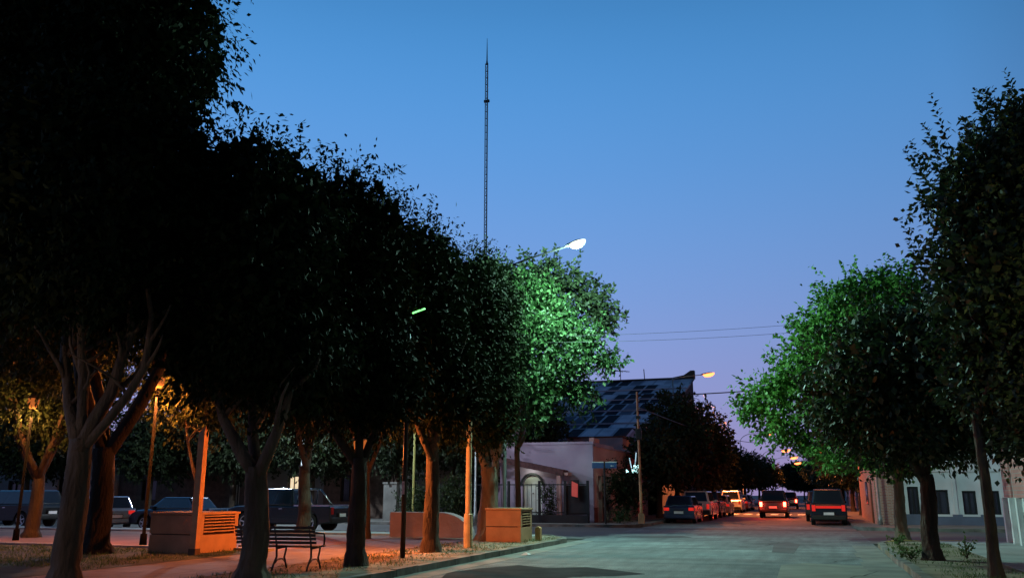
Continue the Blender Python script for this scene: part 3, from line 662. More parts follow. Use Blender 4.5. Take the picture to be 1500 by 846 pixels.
def car(kind, loc, heading, pname, pcol, label, group=None, lights='off', nm=None, roofm=None, bar=False, plate=True, metal=.2, tail_style=None, head=False):
    L, W, H, belt, wb, wr, gh, hz, tz = SPEC[kind]
    pm = paint(pname, pcol, metal)
    t = thing(nm or {'hatch': 'hatchback_car', 'sedan': 'saloon_car', 'suv': 'off_road_car', 'van': 'van', 'pickup': 'pickup_truck'}[kind], loc, label, 'pickup' if kind == 'pickup' else ('van' if kind == 'van' else 'car'), group, heading)
    a = W/2; gz = .2 if kind not in ('suv', 'pickup') else .32
    # side outline with wheel arches
    def archpts(xc): return [(xc+(wr+.06)*math.cos(R(k)), max(gz, wr+(wr+.06)*math.sin(R(k)))) for k in range(-15, 196, 15)]
    xf, xr = wb/2+.02, -wb/2+.02
    low = [(L/2-.03, gz+.05)] + [p for p in archpts(xf)] + [p for p in archpts(xr)] + [(-L/2+.03, gz+.05)]
    up = [(-L/2, .5), (-L/2+.02, tz-.1), (-L/2+.08, tz), (gh[0], belt+.03 if kind != 'pickup' else tz), (gh[3], belt), ((gh[3]+L/2)/2+.1, (belt+hz)/2+.01), (L/2-.12, hz-.08), (L/2-.01, hz-.25), (L/2, .45)]
    body = MB().prism(low+up, -a, a, 'y').build('body', pm, t, bevel=.09)
    # greenhouse
    tb = a*.93; tt = a*.76
    V = [(gh[0], -tb, belt), (gh[3], -tb, belt), (gh[2], -tt, H), (gh[1], -tt, H), (gh[0], tb, belt), (gh[3], tb, belt), (gh[2], tt, H), (gh[1], tt, H)]
    V = [Vector(v) for v in V]
    cab = MB().add(V, [(0, 1, 2, 3), (7, 6, 5, 4), (0, 3, 7, 4), (1, 5, 6, 2), (3, 2, 6, 7), (0, 4, 5, 1)]).build('cabin', pm if not roofm else roofm, t, bevel=.07)
    def pane(q, u0, u1, v0, v1, name):
        A, B, Cc, D = [Vector(x) for x in q]
        f = lambda u, v: (A*(1-u)+B*u)*(1-v)+(D*(1-u)+Cc*u)*v
        n_ = (B-A).cross(D-A).normalized()
        cen = (A+B+Cc+D)/4; 
        if n_.dot(cen-Vector((0, 0, (belt+H)/2))+Vector((0, 0, 0))) < 0: n_ = -n_
        P4 = [f(u0, v0), f(u1, v0), f(u1, v1), f(u0, v1)]
        vs = [p-n_*.02 for p in P4]+[p+n_*.006 for p in P4]
        MB().add(vs, [(3, 2, 1, 0), (4, 5, 6, 7), (0, 1, 5, 4), (1, 2, 6, 5), (2, 3, 7, 6), (3, 0, 4, 7)]).build(name, M_glass, t)
    for sd in ((V[0], V[1], V[2], V[3]), (V[4], V[5], V[6], V[7])):
        if kind == 'pickup': ws = [(.08, .46), (.52, .90)]
        elif kind in ('suv', 'van'): ws = [(.05, .30), (.34, .62), (.66, .92)]
        else: ws = [(.12, .50), (.54, .90)]
        for u0, u1 in ws: pane(sd, u0, u1, .12, .88, 'side_window')
    pane((V[1], V[5], V[6], V[2]), .06, .94, .08, .93, 'windscreen')
    pane((V[0], V[4], V[7], V[3]), .08, .92, .12, .9, 'rear_window')
    # wheels
    for xx in (xf, xr):
        for s in (-1, 1):
            y = s*(a-.11)
            w = MB().tube([(0, -.10, 0), (0, -.085, 0), (0, .085, 0), (0, .10, 0)], [wr-.03, wr, wr, wr-.03], 24).build('wheel', M_tyre, t, loc=(xx, y, wr), smooth=False)
            rm = MB().tube([(0, s*.09, 0), (0, s*.108, 0)], [wr*.62, wr*.62], 20)
            rm = MB()
            for k in range(5):
                an = 2*math.pi*k/5+.3; c_, s_ = math.cos(an), math.sin(an)
                mm = Matrix.Translation((0, s*.108, 0)) @ Matrix.Rotation(-an, 4, 'Y')
                rm.box(.02, wr*.64, -.008, .008, -.028, .028, mm)
            ring = []
            nn = 20
            for k in range(nn): ring.append((math.cos(2*math.pi*k/nn), math.sin(2*math.pi*k/nn)))
            vs = [(c*wr*.62, s*.10, q*wr*.62) for c, q in ring]+[(c*wr*.72, s*.112, q*wr*.72) for c, q in ring]
            rm.add(vs, [(k, (k+1) % nn, nn+(k+1) % nn, nn+k) for k in range(nn)])
            rm.build('rim', M_rim, w)
    # lights and trims
    tl = {'off': M_redoff, 'lit': M_redglow, 'on': M_redon}[lights]  # 'lit' is a faint glow standing in for reflections on the lenses
    for s in (-1, 1):
        y = s*(a-.17)
        if kind in ('van', 'pickup', 'suv'): MB().box(-L/2-.025, -L/2+.05, y-.085, y+.085, tz-.34, tz-.04).build('tail_light', tl, t, bevel=.015)
        else: MB().box(-L/2-.025, -L/2+.07, y-.14, y+.14, tz-.24, tz-.08).build('tail_light', tl, t, bevel=.015)
        MB().box(L/2-.16, L/2-.03, y-.16, y+.14, hz-.3, hz-.14).build('headlight', M_headoff, t, bevel=.02)
        MB().box(gh[3]-.35, gh[3]-.2, s*(a+.02)-.09, s*(a+.02)+.09, belt+.02, belt+.15).build('mirror', pm, t, bevel=.02)
        MB().box(-.25, -.08, s*a-.012, s*a+.012, belt-.13, belt-.10).build('door_handle', M_chrome, t)
    bumpm = pm if kind in ('hatch', 'sedan') else M_dark
    MB().box(-L/2-.06, -L/2+.1, -a+.06, a-.06, gz+.08, gz+.3).build('rear_bumper', bumpm, t, bevel=.04)
    MB().box(L/2-.1, L/2+.06, -a+.06, a-.06, gz+.05, gz+.3).build('front_bumper', bumpm, t, bevel=.04)
    if plate: MB().box(-L/2-.075, -L/2-.055, -.25, .25, gz+.32, gz+.45).build('number_plate', M_plate, t); MB().box(-L/2-.06, -L/2+.05, -.28, .28, gz+.29, gz+.48).build('plate_recess', M_dark, t)
    if tail_style == 'band': MB().box(-L/2-.03, -L/2+.03, -a+.27, a-.27, tz-.2, tz-.08).build('light_bar', M_redglow, t)
    if kind == 'pickup':
        MB().box(-L/2+.12, gh[0]-.1, -a+.12, a-.12, tz-.02, tz+.008).build('bed_floor', M_dark, t)
        MB().box(-L/2+.1, gh[0]-.05, -a+.02, -a+.1, tz-.01, tz+.05).box(-L/2+.1, gh[0]-.05, a-.1, a-.02, tz-.01, tz+.05).build('bed_rail', M_chrome if bar else pm, t)
        if bar:
            mb = MB()
            for s in (-1, 1): mb.tube([(-.85, s*(a-.15), tz), (-.98, s*(a-.2), H-.02), (-1.1, s*(a-.2), H-.04), (-1.65, s*(a-.12), tz+.04)], .038, 8)
            mb.tube([(-1.0, -a+.2, H-.02), (-1.0, a-.2, H-.02)], .038, 8).build('sports_bar', M_chrome, t, smooth=True)
    return t
CL = 'cars parked along the side street'
car('pickup', (-21.7, 33.3, 0), R(180), 'black', (.012, .014, .02), 'black pickup truck with a chrome sports bar parked behind the bench', CL, bar=True)
car('sedan', (-27.5, 33.4, 0), R(180), 'navy', (.015, .02, .04), 'long dark saloon car parked behind the near planter and timber post', CL)
car('hatch', (-31.7, 33.1, 0), R(150), 'silverblue', (.25, .30, .40), 'silver blue hatchback seen from behind, right of the nearest trunk', CL, lights='lit', metal=.5)
car('suv', (-37.4, 33.4, 0), R(180), 'coal', (.01, .01, .012), 'black off road car half hidden behind the nearest pale trunk', CL)
car('hatch', (-42.2, 32.9, 0), R(180), 'brickred', (.30, .035, .02), 'red hatchback at the far left edge of the plaza', CL)
car('hatch', (-41.5, 37.5, 0), R(0), 'paleblue', (.35, .4, .5), 'pale blue car driving in the side street at the left edge', CL)
CF = 'cars parked on the left of the far street'
car('hatch', (-7.0, 50.6, .004), R(90), 'midnight', (.02, .035, .085), 'dark blue hatchback, first parked car on the left past the junction', CF, lights='lit')
car('suv', (-6.75, 56.2, .004), R(90), 'ivory', (.6, .55, .5), 'white car directly ahead of the dark blue hatchback', CF, lights='lit')
car('suv', (-6.8, 62.4, .004), R(90), 'smoke', (.05, .045, .05), 'dark car between the two white cars on the left', CF, lights='off')
car('hatch', (-6.6, 67.6, .004), R(90), 'chalk', (.65, .6, .55), 'white hatchback third beyond the dark blue one with red lit side', CF, lights='lit')
car('van', (-6.6, 78.5, .004), R(90), 'cream', (.6, .58, .55), 'white van parked before the zebra crossing end on the left', CF, lights='off')
car('sedan', (-6.5, 85, .004), R(90), 'wine', (.2, .03, .03), 'wine red saloon beyond the white van on the left', CF, lights='lit')
car('hatch', (-6.5, 91.5, .004), R(90), 'pearl', (.6, .58, .56), 'last small white car of the left hand row', CF, lights='off')
pk = car('pickup', (-2.55, 63.5, .004), R(90), 'soot', (.02, .015, .015), 'dark pickup driving away up the middle of the street with brake lights on', None, lights='on')
for s in (-1, 1):
    light('brake_glow', (-2.85, s*.76, .95), 110, (1, .05, .02), pk, .08)
car('suv', (-2.4, 98, .004), R(90), 'rust', (.3, .06, .04), 'red lit car far ahead of the pickup in the street', None, lights='on')
CRR = 'cars parked on the right of the far street'
car('van', (.72, 50.2, .004), R(90), 'ink', (.012, .016, .03), 'dark van with a red light band, nearest parked on the right', CRR, lights='lit', tail_style='band')
car('suv', (.45, 56.4, .004), R(90), 'graphite', (.03, .03, .035), 'dark car just ahead of the van with the red band', CRR, lights='lit')
car('hatch', (.5, 64.5, .004), R(90), 'silver', (.4, .4, .42), 'silver hatchback third in the right hand row', CRR, lights='lit', metal=.5)
car('sedan', (.5, 76, .004), R(90), 'steel', (.3, .3, .32), 'grey saloon fourth in the right hand row', CRR, lights='lit')
car('hatch', (.5, 84, .004), R(90), 'bone', (.5, .48, .45), 'pale hatchback last in the right hand row', CRR, lights='on')

# ------------------------------------------------------------------ corner house
M_lav = mat('lavender_plaster', (.33, .25, .33), .85, .10, .8, .15)
M_pink = mat('pink_plaster', (.48, .27, .24), .85, .12, .8, .15)
M_tile = mat('clay_tile', (.085, .03, .03), .8, .3, 6, .4)
M_black = mat('black_paint', (.012, .012, .014), .6, .2, 5)
M_doorw = mat('pale_door', (.55, .56, .50), .6, .1, 2)
M_winlit = mat('red_lit_window', (.4, .1, .08), .5, .2, 3, 0, 0, .4, (1, .1, .08), .22)
M_bluewin = mat('dim_window', (.03, .035, .05), .2, .3, 1.5, 0, 0, .6)
t = thing('corner_house', (-13, 45.3, .12), 'single storey pink and lavender corner house with an arched door and railings', 'house')
fw = MB()
# front wall facing the junction with an arched opening left
x0, x1, hh = -3.2, 2.05, 4.05
ax, aw, ah = -1.35, .55, 1.9
# wall around the arch
arcp = [(ax+aw*math.cos(R(k)), ah+aw*math.sin(R(k))) for k in range(180, -1, -15)]
fw.prism([(x0, 0), (ax-aw, 0)]+arcp+[(ax+aw, 0), (x1, 0), (x1, hh), (x0, hh)], 0, .25, 'y')
fw.box(x0, x0+.25, .25, 12, 0, hh)
fw.build('front_wall', M_lav, t)
sw = MB(); 
doors = [(.9, 1.7, 0.0, 2.4), (2.5, 3.3, 0.0, 2.4), (5.2, 6.2, .9, 2.3), (8.5, 9.6, 0, 2.4)]
ys = .25
for (a0, a1, z0, z1) in doors:
    sw.box(x1-.25, x1, ys, a0, 0, hh-.1); 
    if z0 > 0: sw.box(x1-.25, x1, a0, a1, 0, z0)
    sw.box(x1-.25, x1, a0, a1, z1, hh-.1); ys = a1
sw.box(x1-.25, x1, ys, 13, 0, hh-.1)
sw.build('side_wall', M_pink, t)
MB().box(x0, x1+.05, -.04, .3, hh, hh+.14).box(x1-.3, x1+.05, .3, 5, hh-.1, hh+.1).box(x1-.3, x1+.05, 5, 13, hh-.1, hh-.02).build('cornice', M_lav, t)
MB().box(x0+.1, x1-.1, .3, 13, hh-.35, hh-.25).build('roof', M_tile, t)
# stepped parapet on the side wall
MB().box(x1-.25, x1+.01, .3, 1.6, hh+.1, hh+.35).build('parapet', M_pink, t)
dr = MB().box(ax-aw+.02, ax+aw-.02, .18, .24, 0, ah).prism([(ax+(aw-.02)*math.cos(R(k)), ah+(aw-.02)*math.sin(R(k))) for k in range(0, 181, 15)], .18, .24, 'y').build('arched_door', M_doorw, t)
MB().box(ax-.03, ax+.03, .14, .18, 1.45, 1.52).build('door_knocker', M_black, dr)
MB().box(ax-.03, ax+.03, -.45, -.39, 2.8, 2.84).build('added_porch_lamp', mat('added_porch_bulb', (.9, .9, .8), .5, 0, 1, 0, 0, .5, (.9, 1, .8), 3), t)
light('added_porch_fill', (ax, -.45, 2.6), 12, (.85, 1, .8), t, .05)  # fill light added with its tiny bulb to brighten the arched door
am = MB()
for k in range(0, 180, 15):
    a_, b_ = R(k), R(k+15)
    am.prism([(ax+aw*math.cos(a_), ah+aw*math.sin(a_)), (ax+(aw+.12)*math.cos(a_), ah+(aw+.12)*math.sin(a_)), (ax+(aw+.12)*math.cos(b_), ah+(aw+.12)*math.sin(b_)), (ax+aw*math.cos(b_), ah+aw*math.sin(b_))], -.05, .0, 'y')
am.build('arch_moulding', M_black, t)
# tiled porch roof sloping to the right
pr_ = MB()
for k in range(18):
    u0 = -3.2+k*.215
    z0_ = 3.45-(k*.215)*.2
    pr_.prism([(u0, z0_), (u0+.21, z0_-.04), (u0+.21, z0_-.34), (u0, z0_-.30)], -.95, 0, 'y')
pr_.build('porch_roof', M_tile, t)
MB().box(.28, .5, -.9, -.7, 0, 2.55).box(.28, .9, -.9, -.1, 2.4, 2.56).build('porch_pillar', M_pink, t)
MB().box(.42, .7, -.32, -.03, .9, 2.1).build('column', M_lav, t)
for i, (a0, a1, z0, z1) in enumerate(doors):
    d_ = MB().box(x1-.2, x1-.15, a0+.01, a1-.01, z0, z1).build('door' if z0 == 0 else 'window', mat('dark_red_door', (.10, .03, .025), .6, .2, 3) if i < 2 else M_bluewin, t)
    MB().box(x1+.002, x1+.05, a0-.12, a0, z0, z1+.1).box(x1+.002, x1+.05, a1, a1+.12, z0, z1+.1).box(x1+.002, x1+.06, a0, a1, z1, z1+.12).build('door_surround', M_pink, t)
MB().box(x1+.002, x1+.03, .02, .75, 0, .75).box(x1+.002, x1+.03, 1.85, 2.35, 0, .75).build('plinth', mat('dark_red_plinth', (.16, .05, .04), .8, .2, 2), t)
# chimney-like raised block at the left
MB().box(-4.0, -2.75, 1.5, 3.0, 0, 5.0).box(-4.05, -2.7, 1.45, 3.05, 5.0, 5.1).build('raised_block', M_lav, t)
# second volume behind the house
t = thing('rear_house', (-13.4, 58.4, .12), 'plain lavender building stepping up behind the corner house', 'house')
rb_ = MB().prism([(-2.5, 0), (2.5, 0), (2.5, 4.4), (1.4, 4.4), (1.4, 5.2), (-2.5, 5.2)], 0, 9, 'y').build('wall', M_lav, t)
MB().box(-2.55, 1.45, -.05, 9.05, 5.2, 5.3).build('roof', M_tile, t)
MB().box(.6, 1.1, -.03, -.004, 2.9, 3.9).build('window', M_black, t)

# railings in front of the corner house
t = thing('railings', (-13, 43.85, .12), 'black iron railings on a low wall before the corner house', 'railing')
MB().box(-6.5, 2.1, -.08, .08, 0, .4).build('low_wall', M_black, t)
for k in range(30):
    x = -6.45+k*.24
    if x < .95: MB().box(x-.012, x+.012, -.012, .012, .4, 1.98).build('bar', M_black, t)
MB().box(-6.5, 2.1, -.02, .02, 1.9, 1.95).box(-6.5, 2.1, -.02, .02, .5, .55).build('rail', M_black, t)
for x in (-6.5, -2.2, -.5, .9, 2.1): MB().box(x-.06, x+.06, -.06, .06, 0, 2.12).build('post', M_black, t)
MB().box(.95, 2.04, .02, .05, .42, 1.88).build('gate_panel', M_black, t)

t = thing('notice_panel', (-11.55, 43.72, .12), 'small glowing red panel hung on the gate of the corner house', 'notice')
MB().box(-.22, .22, -.02, .02, 1.25, 2.15).build('frame', M_black, t)
MB().prism([(-.17, 1.35), (.15, 1.28), (.17, 1.95), (-.15, 2.1)], -.04, -.021, 'y').build('panel', M_winlit, t)
# street name sign
t = thing('street_sign', (-9.9, 43.4, .12), 'blue street name plate on a dark post at the far corner', 'sign', None, R(14))
MB().tube([(0, 0, 0), (0, 0, 3.05)], .05, 8).build('post', M_dark, t)
pn = MB().box(-.62, .62, -.03, .03, 2.72, 3.0).build('plate', mat('sign_blue', (.02, .09, .28), .4, .08, 2), t)
MB().box(-.62, .62, -.032, .032, 3.0, 3.05).build('frame', mat('sign_white', (.7, .7, .72), .5, .05, 2), pn)
MB().prism([(.28, 2.84), (.38, 2.79), (.38, 2.825), (.47, 2.825), (.47, 2.855), (.38, 2.855), (.38, 2.89)], -.036, -.031, 'y').build('arrow', mat('sign_white', (.7, .7, .72)), pn)

# lit shop sign
t = thing('shop_sign', (-9.55, 49.3, .12), 'white glowing shop sign with two uprights above the dark shrub', 'sign')
M_neon = mat('neon_white', (.8, .9, .9), .4, 0, 1, 0, 0, .5, (.55, 1, 1), 2.6)
M_neonw = mat('neon_dim', (.7, .8, .8), .4, 0, 1, 0, 0, .5, (.45, .75, .9), .8)
MB().tube([(-1.25, .1, 2.55), (.5, .1, 2.55)], .03, 6).build('bracket', M_dark, t)
MB().box(-.42, .3, -.06, .06, 2.62, 2.80).build('light_bar', M_neon, t)
MB().box(.02, .3, -.07, .07, 2.80, 3.05).build('light_panel', M_neon, t)
MB().tube([(-.1, 0, 2.8), (-.22, 0, 3.45)], .03, 6).build('upright', M_neonw, t)
MB().tube([(.1, 0, 3.05), (.18, 0, 3.75)], .03, 6).build('upright', M_neonw, t)

# ------------------------------------------------------------------ warehouse with patched roof
def roof_mat():
    m = bpy.data.materials.new('patched_sheet_roof'); m.use_nodes = True; nt = m.node_tree; N = nt.nodes; L = nt.links; b = N['Principled BSDF']
    tc = N.new('ShaderNodeTexCoord'); br = N.new('ShaderNodeTexBrick')
    br.offset = .37; br.inputs['Scale'].default_value = 1; br.inputs['Brick Width'].default_value = 1.25; br.inputs['Row Height'].default_value = 5.4
    br.inputs['Mortar Size'].default_value = .11; br.inputs['Mortar Smooth'].default_value = .1; br.inputs['Bias'].default_value = 0
    br.inputs['Color1'].default_value = (0, 0, 0, 1); br.inputs['Color2'].default_value = (1, 1, 1, 1); br.inputs['Mortar'].default_value = (.62, .62, .62, 1)
    rp_ = N.new('ShaderNodeValToRGB'); q_ = rp_.color_ramp.elements
    q_[0].position = .40; q_[0].color = (.006, .008, .022, 1); q_[1].position = .75; q_[1].color = (.62, .63, .72, 1)
    x_ = q_.new(.48); x_.color = (.16, .17, .23, 1); x_ = q_.new(.62); x_.color = (.40, .42, .50, 1)
    L.new(tc.outputs['UV'], br.inputs['Vector'])
    no = N.new('ShaderNodeTexNoise'); no.inputs['Scale'].default_value = .5; L.new(tc.outputs['UV'], no.inputs['Vector'])
    mx = N.new('ShaderNodeMix'); mx.data_type = 'RGBA'; mx.blend_type = 'MULTIPLY'; mx.inputs['Factor'].default_value = .5
    cr = N.new('ShaderNodeValToRGB'); cr.color_ramp.elements[0].position = .35; cr.color_ramp.elements[0].color = (.4, .4, .45, 1); cr.color_ramp.elements[1].position = .6
    L.new(no.outputs['Fac'], cr.inputs['Fac']); L.new(br.outputs['Color'], rp_.inputs['Fac']); L.new(rp_.outputs['Color'], mx.inputs[6]); L.new(cr.outputs['Color'], mx.inputs[7]); L.new(mx.outputs[2], b.inputs['Base Color'])
    b.inputs['Roughness'].default_value = .9; b.inputs['Specular IOR Level'].default_value = .1
    return m
t = thing('warehouse', (-10.9, 61, .12), 'big warehouse behind the corner house with a sloping patched sheet roof', 'warehouse')
M_whw = mat('warehouse_wall', (.13, .12, .15), .9, .2, .4, .2)
MB().prism([(0, 0), (29.0, 0), (29, 13.05), (0, 4.95)], -.3, 0, 'x').box(-30, -.3, 0, .3, 0, 4.95).box(-30, -.3, 28.7, 29, 0, 13).build('wall', M_whw, t)
rm = MB().add([(-30, -.3, 4.9), (.15, -.3, 4.9), (.15, 29.2, 13.14), (-30, 29.2, 13.14), (-30, -.3, 4.75), (.15, -.3, 4.75), (.15, 29.2, 12.99), (-30, 29.2, 12.99)],
              [(0, 1, 2, 3), (7, 6, 5, 4), (0, 4, 5, 1), (2, 6, 7, 3), (1, 5, 6, 2), (0, 3, 7, 4)]).build('roof', roof_mat(), t)
uv = rm.data.uv_layers.new(name='UVMap')
for l in rm.data.loops:
    co = rm.data.vertices[l.vertex_index].co; uv.data[l.index].uv = (co.x, co.y*1.04)
MB().prism([(-3.2, 13.1), (.2, 13.1), (.2, 13.95), (-.2, 13.95), (-.9, 13.5)], 28.9, 29.6, 'y').build('gable_parapet', M_black, t)
MB().box(-30, .1, 29.0, 29.4, 13.14, 13.3).build('ridge_cap', M_black, t)
for k in range(5):
    yy = 1.2+k*5.4; zz = 4.9+(yy+.3)*8.24/29.5
    MB().box(-30, .1, yy, yy+.18, zz+.01, zz+.13).build('purlin_strip', mat('roof_strip', (.22, .24, .32), .6, .2, .5), t)
# aerial
t = thing('television_aerial', (-18.6, 90.4, 13.3), 'television aerial with two crossed antennas on the warehouse ridge', 'aerial')
MB().tube([(0, 0, 0), (0, 0, 2.2)], .045, 6).build('mast', M_dark, t)
for z in (1.1, 2.0):
    MB().tube([(-1.0, 0, z+.1), (1.0, 0, z-.1)], .04, 6).tube([(-.6, -.5, z+.05), (-.6, .5, z+.05)], .03, 5).tube([(0, -.5, z), (0, .5, z)], .03, 5).tube([(.6, -.5, z-.05), (.6, .5, z-.05)], .03, 5).build('antenna', M_dark, t)
t = thing('roof_pipe', (-16.0, 90.4, 13.3), 'thin vent pipe standing on the warehouse ridge', 'pipe')
MB().tube([(0, 0, 0), (-.06, 0, 1.2)], .05, 6).build('pipe', M_dark, t)

# ------------------------------------------------------------------ radio mast
t = thing('radio_mast', (-28.4, 75, 0), 'very tall thin lattice radio mast rising above the tree tops', 'mast')
Ht = 46.6; w = .26
V3 = [(w*math.cos(R(90+120*k))*.58, w*math.sin(R(90+120*k))*.58) for k in range(3)]
legs = MB()
for (x, y) in V3: legs.tube([(x, y, 0), (x, y, Ht-2.0)], .045, 5)
legs.build('legs', M_grey, t)
rg = MB()
z = 1.0
while z < Ht-2.2:
    for k in range(3):
        a_, b_ = V3[k], V3[(k+1) % 3]; rg.tube([(*a_, z), (*b_, z)], .035, 4, False); rg.tube([(*a_, z), (*b_, z+.75)], .016, 4, False)
    z += .75
rg.build('lattice', M_grey, t)
MB().tube([(0, 0, Ht-2.1), (0, 0, Ht-1.6), (0, 0, Ht+.9)], [.13, .07, .02], 6).build('spike', M_dark, t)
MB().box(-.28, .28, -.1, .1, Ht-6.3, Ht-6.05).build('bracket', M_dark, t)
for k in range(3):
    MB().tube([(*V3[k], 24), (V3[k][0]*120, V3[k][1]*120, 0)], .012, 4).build('guy_wire', M_dark, t)

# ------------------------------------------------------------------ utility pole and wires
M_rust = mat('rusty_pole', (.42, .2, .1), .8, .3, 3, .3)
t = thing('utility_pole', (-7.85-.35, 44.0, .12), 'rusty utility pole with insulators at the far left corner', 'pole')
MB().tube([(0, 0, 0), (0, 0, 1.2), (-.02, 0, 6.6)], [.085, .07, .05], 10).build('shaft', M_rust, t, smooth=True)
MB().box(-.14, .14, -.08, .08, 4.15, 4.7).build('fuse_box', M_dark, t, bevel=.02)
MB().box(-.1, .12, -.12, .06, 5.2, 5.35).build('bracket', M_dark, t)
for z in (5.75, 6.15): MB().tube([(-.09, 0, z), (.09, 0, z)], .035, 8).build('insulator', M_conc, t)
MB().box(-.15, .15, -.12, .12, 0, .5).build('foot', M_rust, t)
def wire(a, b, sag, r, label, m=M_dark):
    a = Vector(a); b = Vector(b); pts = []
    for k in range(25):
        u = k/24; p = a.lerp(b, u); p.z -= sag*4*u*(1-u); pts.append(p)
    o = MB().tube([p-a for p in pts], r, 5).build('overhead_wire', m); o.location = a
    return tag(o, label, 'wire', 'overhead wires across the street')
wire((-8.2, 44.0, 6.5), (4.6, 52, 8.1), .25, .03, 'dark thick wire running right from the rusty utility pole')
wire((-10.1, 28.7, 7.1), (9, 34, 8.4), .35, .006, 'thin upper wire crossing the sky towards the right hand trees')
wire((-10.1, 28.7, 6.9), (9, 33.2, 8.0), .4, .006, 'thin lower wire crossing the sky towards the right hand trees')
wire((-8.15, 44.0, 5.9), (-5.2, 110, 7.6), .5, .03, 'service wire running up the street over the dark trees')
# pale pole with twisted stem at the corner
t = thing('kerb_post', (-9.17, 23.0, .13), 'yellowish round post on the verge, orange below and pale above, left of the rough trunk', 'post')
MB().tube([(0, 0, 0), (0, 0, .9), (0, 0, .92), (0, 0, 4.9)], [.13, .12, .085, .075], 12).build('shaft', M_polepaint, t)
t = thing('yellow_pole', (-20.3, 42.9, .12), 'thin yellow green pole rising behind the bed of the black pickup', 'pole')
MB().tube([(0, 0, 0), (0, 0, 5.2)], .06, 8).build('shaft', mat('yellow_green_paint', (.5, .5, .15), .5, .1, 3), t)

# ------------------------------------------------------------------ houses across the side street on the left
def facade_house(x0, x1, y, h, wallm, label, openings, group=None, name='house', depth=8, cornice=True):
    t = thing(name, (x0, y, .12), label, 'house', group)
    Wd = x1-x0; mb = MB()
    # wall pieces between openings
    xs = 0
    for (a0, a1, z0, z1, *rest) in openings:
        mb.box(xs, a0, 0, .3, 0, h)
        if z0 > 0: mb.box(a0, a1, 0, .3, 0, z0)
        mb.box(a0, a1, 0, .3, z1, h); xs = a1
    mb.box(xs, Wd, 0, .3, 0, h); mb.box(0, .3, .3, depth, 0, h); mb.box(Wd-.3, Wd, .3, depth, 0, h); mb.box(.3, Wd-.3, depth-.3, depth, 0, h)
    mb.build('wall', wallm, t)
    MB().box(.1, Wd-.1, .1, depth-.1, h-.3, h-.15).build('roof', M_tile, t)
    if cornice: MB().box(-.05, Wd+.05, -.1, .35, h, h+.18).build('cornice', wallm, t)
    for (a0, a1, z0, z1, pm, kind) in openings:
        f_ = MB().box(a0+.002, a0+.08, .12, .2, z0, z1).box(a1-.08, a1-.002, .12, .2, z0, z1).box(a0+.08, a1-.08, .12, .2, z1-.08, z1).box(a0+.08, a1-.08, .12, .2, z0, z0+.06)
        f_.box((a0+a1)/2-.02, (a0+a1)/2+.02, .12, .2, z0+.06, z1-.08)
        f_ = f_.build(kind, M_black, t)
        MB().box(a0+.03, a1-.03, .2, .24, z0+.02, z1-.02).build('pane', pm, f_)
        if z0 > 0: MB().box(a0-.08, a1+.08, -.08, -.001, z0-.1, z0).build('sill', wallm, t)
    return t
M_wallg = mat('grey_plaster', (.20, .19, .18), .9, .15, .6, .2)
M_wallw = mat('white_plaster', (.62, .62, .62), .85, .12, .8, .2)
M_wallb = mat('brown_brick', (.12, .08, .06), .9, .3, 3, .3)
M_litw = mat('lit_window', (.6, .5, .35), .5, .1, 3, 0, 0, .4, (1.0, .78, .5), .9)
facade_house(-66, -52.3, 49, 4.4, M_wallg, 'grey house front across the side street at the far left', [(2, 3.2, 1, 2.4, M_bluewin, 'window'), (6, 7, 0, 2.3, M_bluewin, 'door'), (10, 11.2, 1, 2.4, M_bluewin, 'window')])
facade_house(-52.1, -46.0, 48.6, 4.6, M_wallw, 'white house front lit brightly, glimpsed left of the nearest trunk', [(1.2, 3.6, 0, 2.5, M_black, 'garage_door')])
facade_house(-45.8, -35.2, 49, 4.2, M_wallb, 'dark brick house with a pale narrow door behind the near planter', [(2, 3.2, 1, 2.4, M_bluewin, 'window'), (9.5, 10.0, .7, 2.6, M_doorw, 'door')])
facade_house(-35, -29.2, 48.6, 4.4, M_wallg, 'grey house with a bright lit window over the hood of the black pickup', [(3.1, 3.9, 1.5, 2.6, M_litw, 'window')])
facade_house(-29, -24.2, 48.2, 4.6, M_wallb, 'brick house with one dim window over the black pickup', [(1.2, 2.3, 1.0, 2.6, M_bluewin, 'window')])
facade_house(-24.0, -19.7, 48.4, 4.6, M_wallg, 'grey blue house behind the chrome sports bar', [(.8, 1.4, 1.2, 2.4, M_bluewin, 'window')])
t = thing('gate_pillar', (-22.4, 44.3, .12), 'pale plastered gate pillar beside the bushes across the side street', 'pillar')
MB().box(-.4, .4, 0, .35, 0, 2.0).box(-.45, .45, -.05, .4, 2.0, 2.1).build('pillar', M_gutter, t)
# ------------------------------------------------------------------ right hand buildings
M_blueplinth = mat('blue_grey_plinth', (.13, .14, .20), .85, .15, 1, .2)
op = []
for (a0, a1, z0, z1) in ((.5, 1.0, 0, 1.8), (1.5, 2.3, .5, 1.65), (2.9, 3.5, .5, 1.6), (4.05, 4.5, .5, 1.6), (4.9, 5.7, .25, 1.6), (6.1, 6.35, .5, 1.6), (6.65, 6.95, .5, 1.6), (8.5, 9.3, .6, 2.0), (11, 12, 0, 2.2)):
    op.append((a0, a1, z0, z1, M_bluewin, 'window' if z0 > .1 else 'door'))
t = facade_house(3.9, 17.5, 46.9, 3.4, M_wallw, 'white shopfront with dark openings across the side street on the right', op, cornice=True)
for x in (.1, 1.15, 2.5, 3.7, 4.62, 5.85, 7.2, 9.6): MB().box(x, x+.16, -.07, -.002, .5, 2.5).build('pilaster', M_wallw, t)
MB().box(-.05, 13.6, -.09, -.002, 2.5, 2.62).build('string_course', M_wallw, t)
MB().box(0, 13.6, -.05, -.003, 0, .5).build('plinth', M_blueplinth, t)
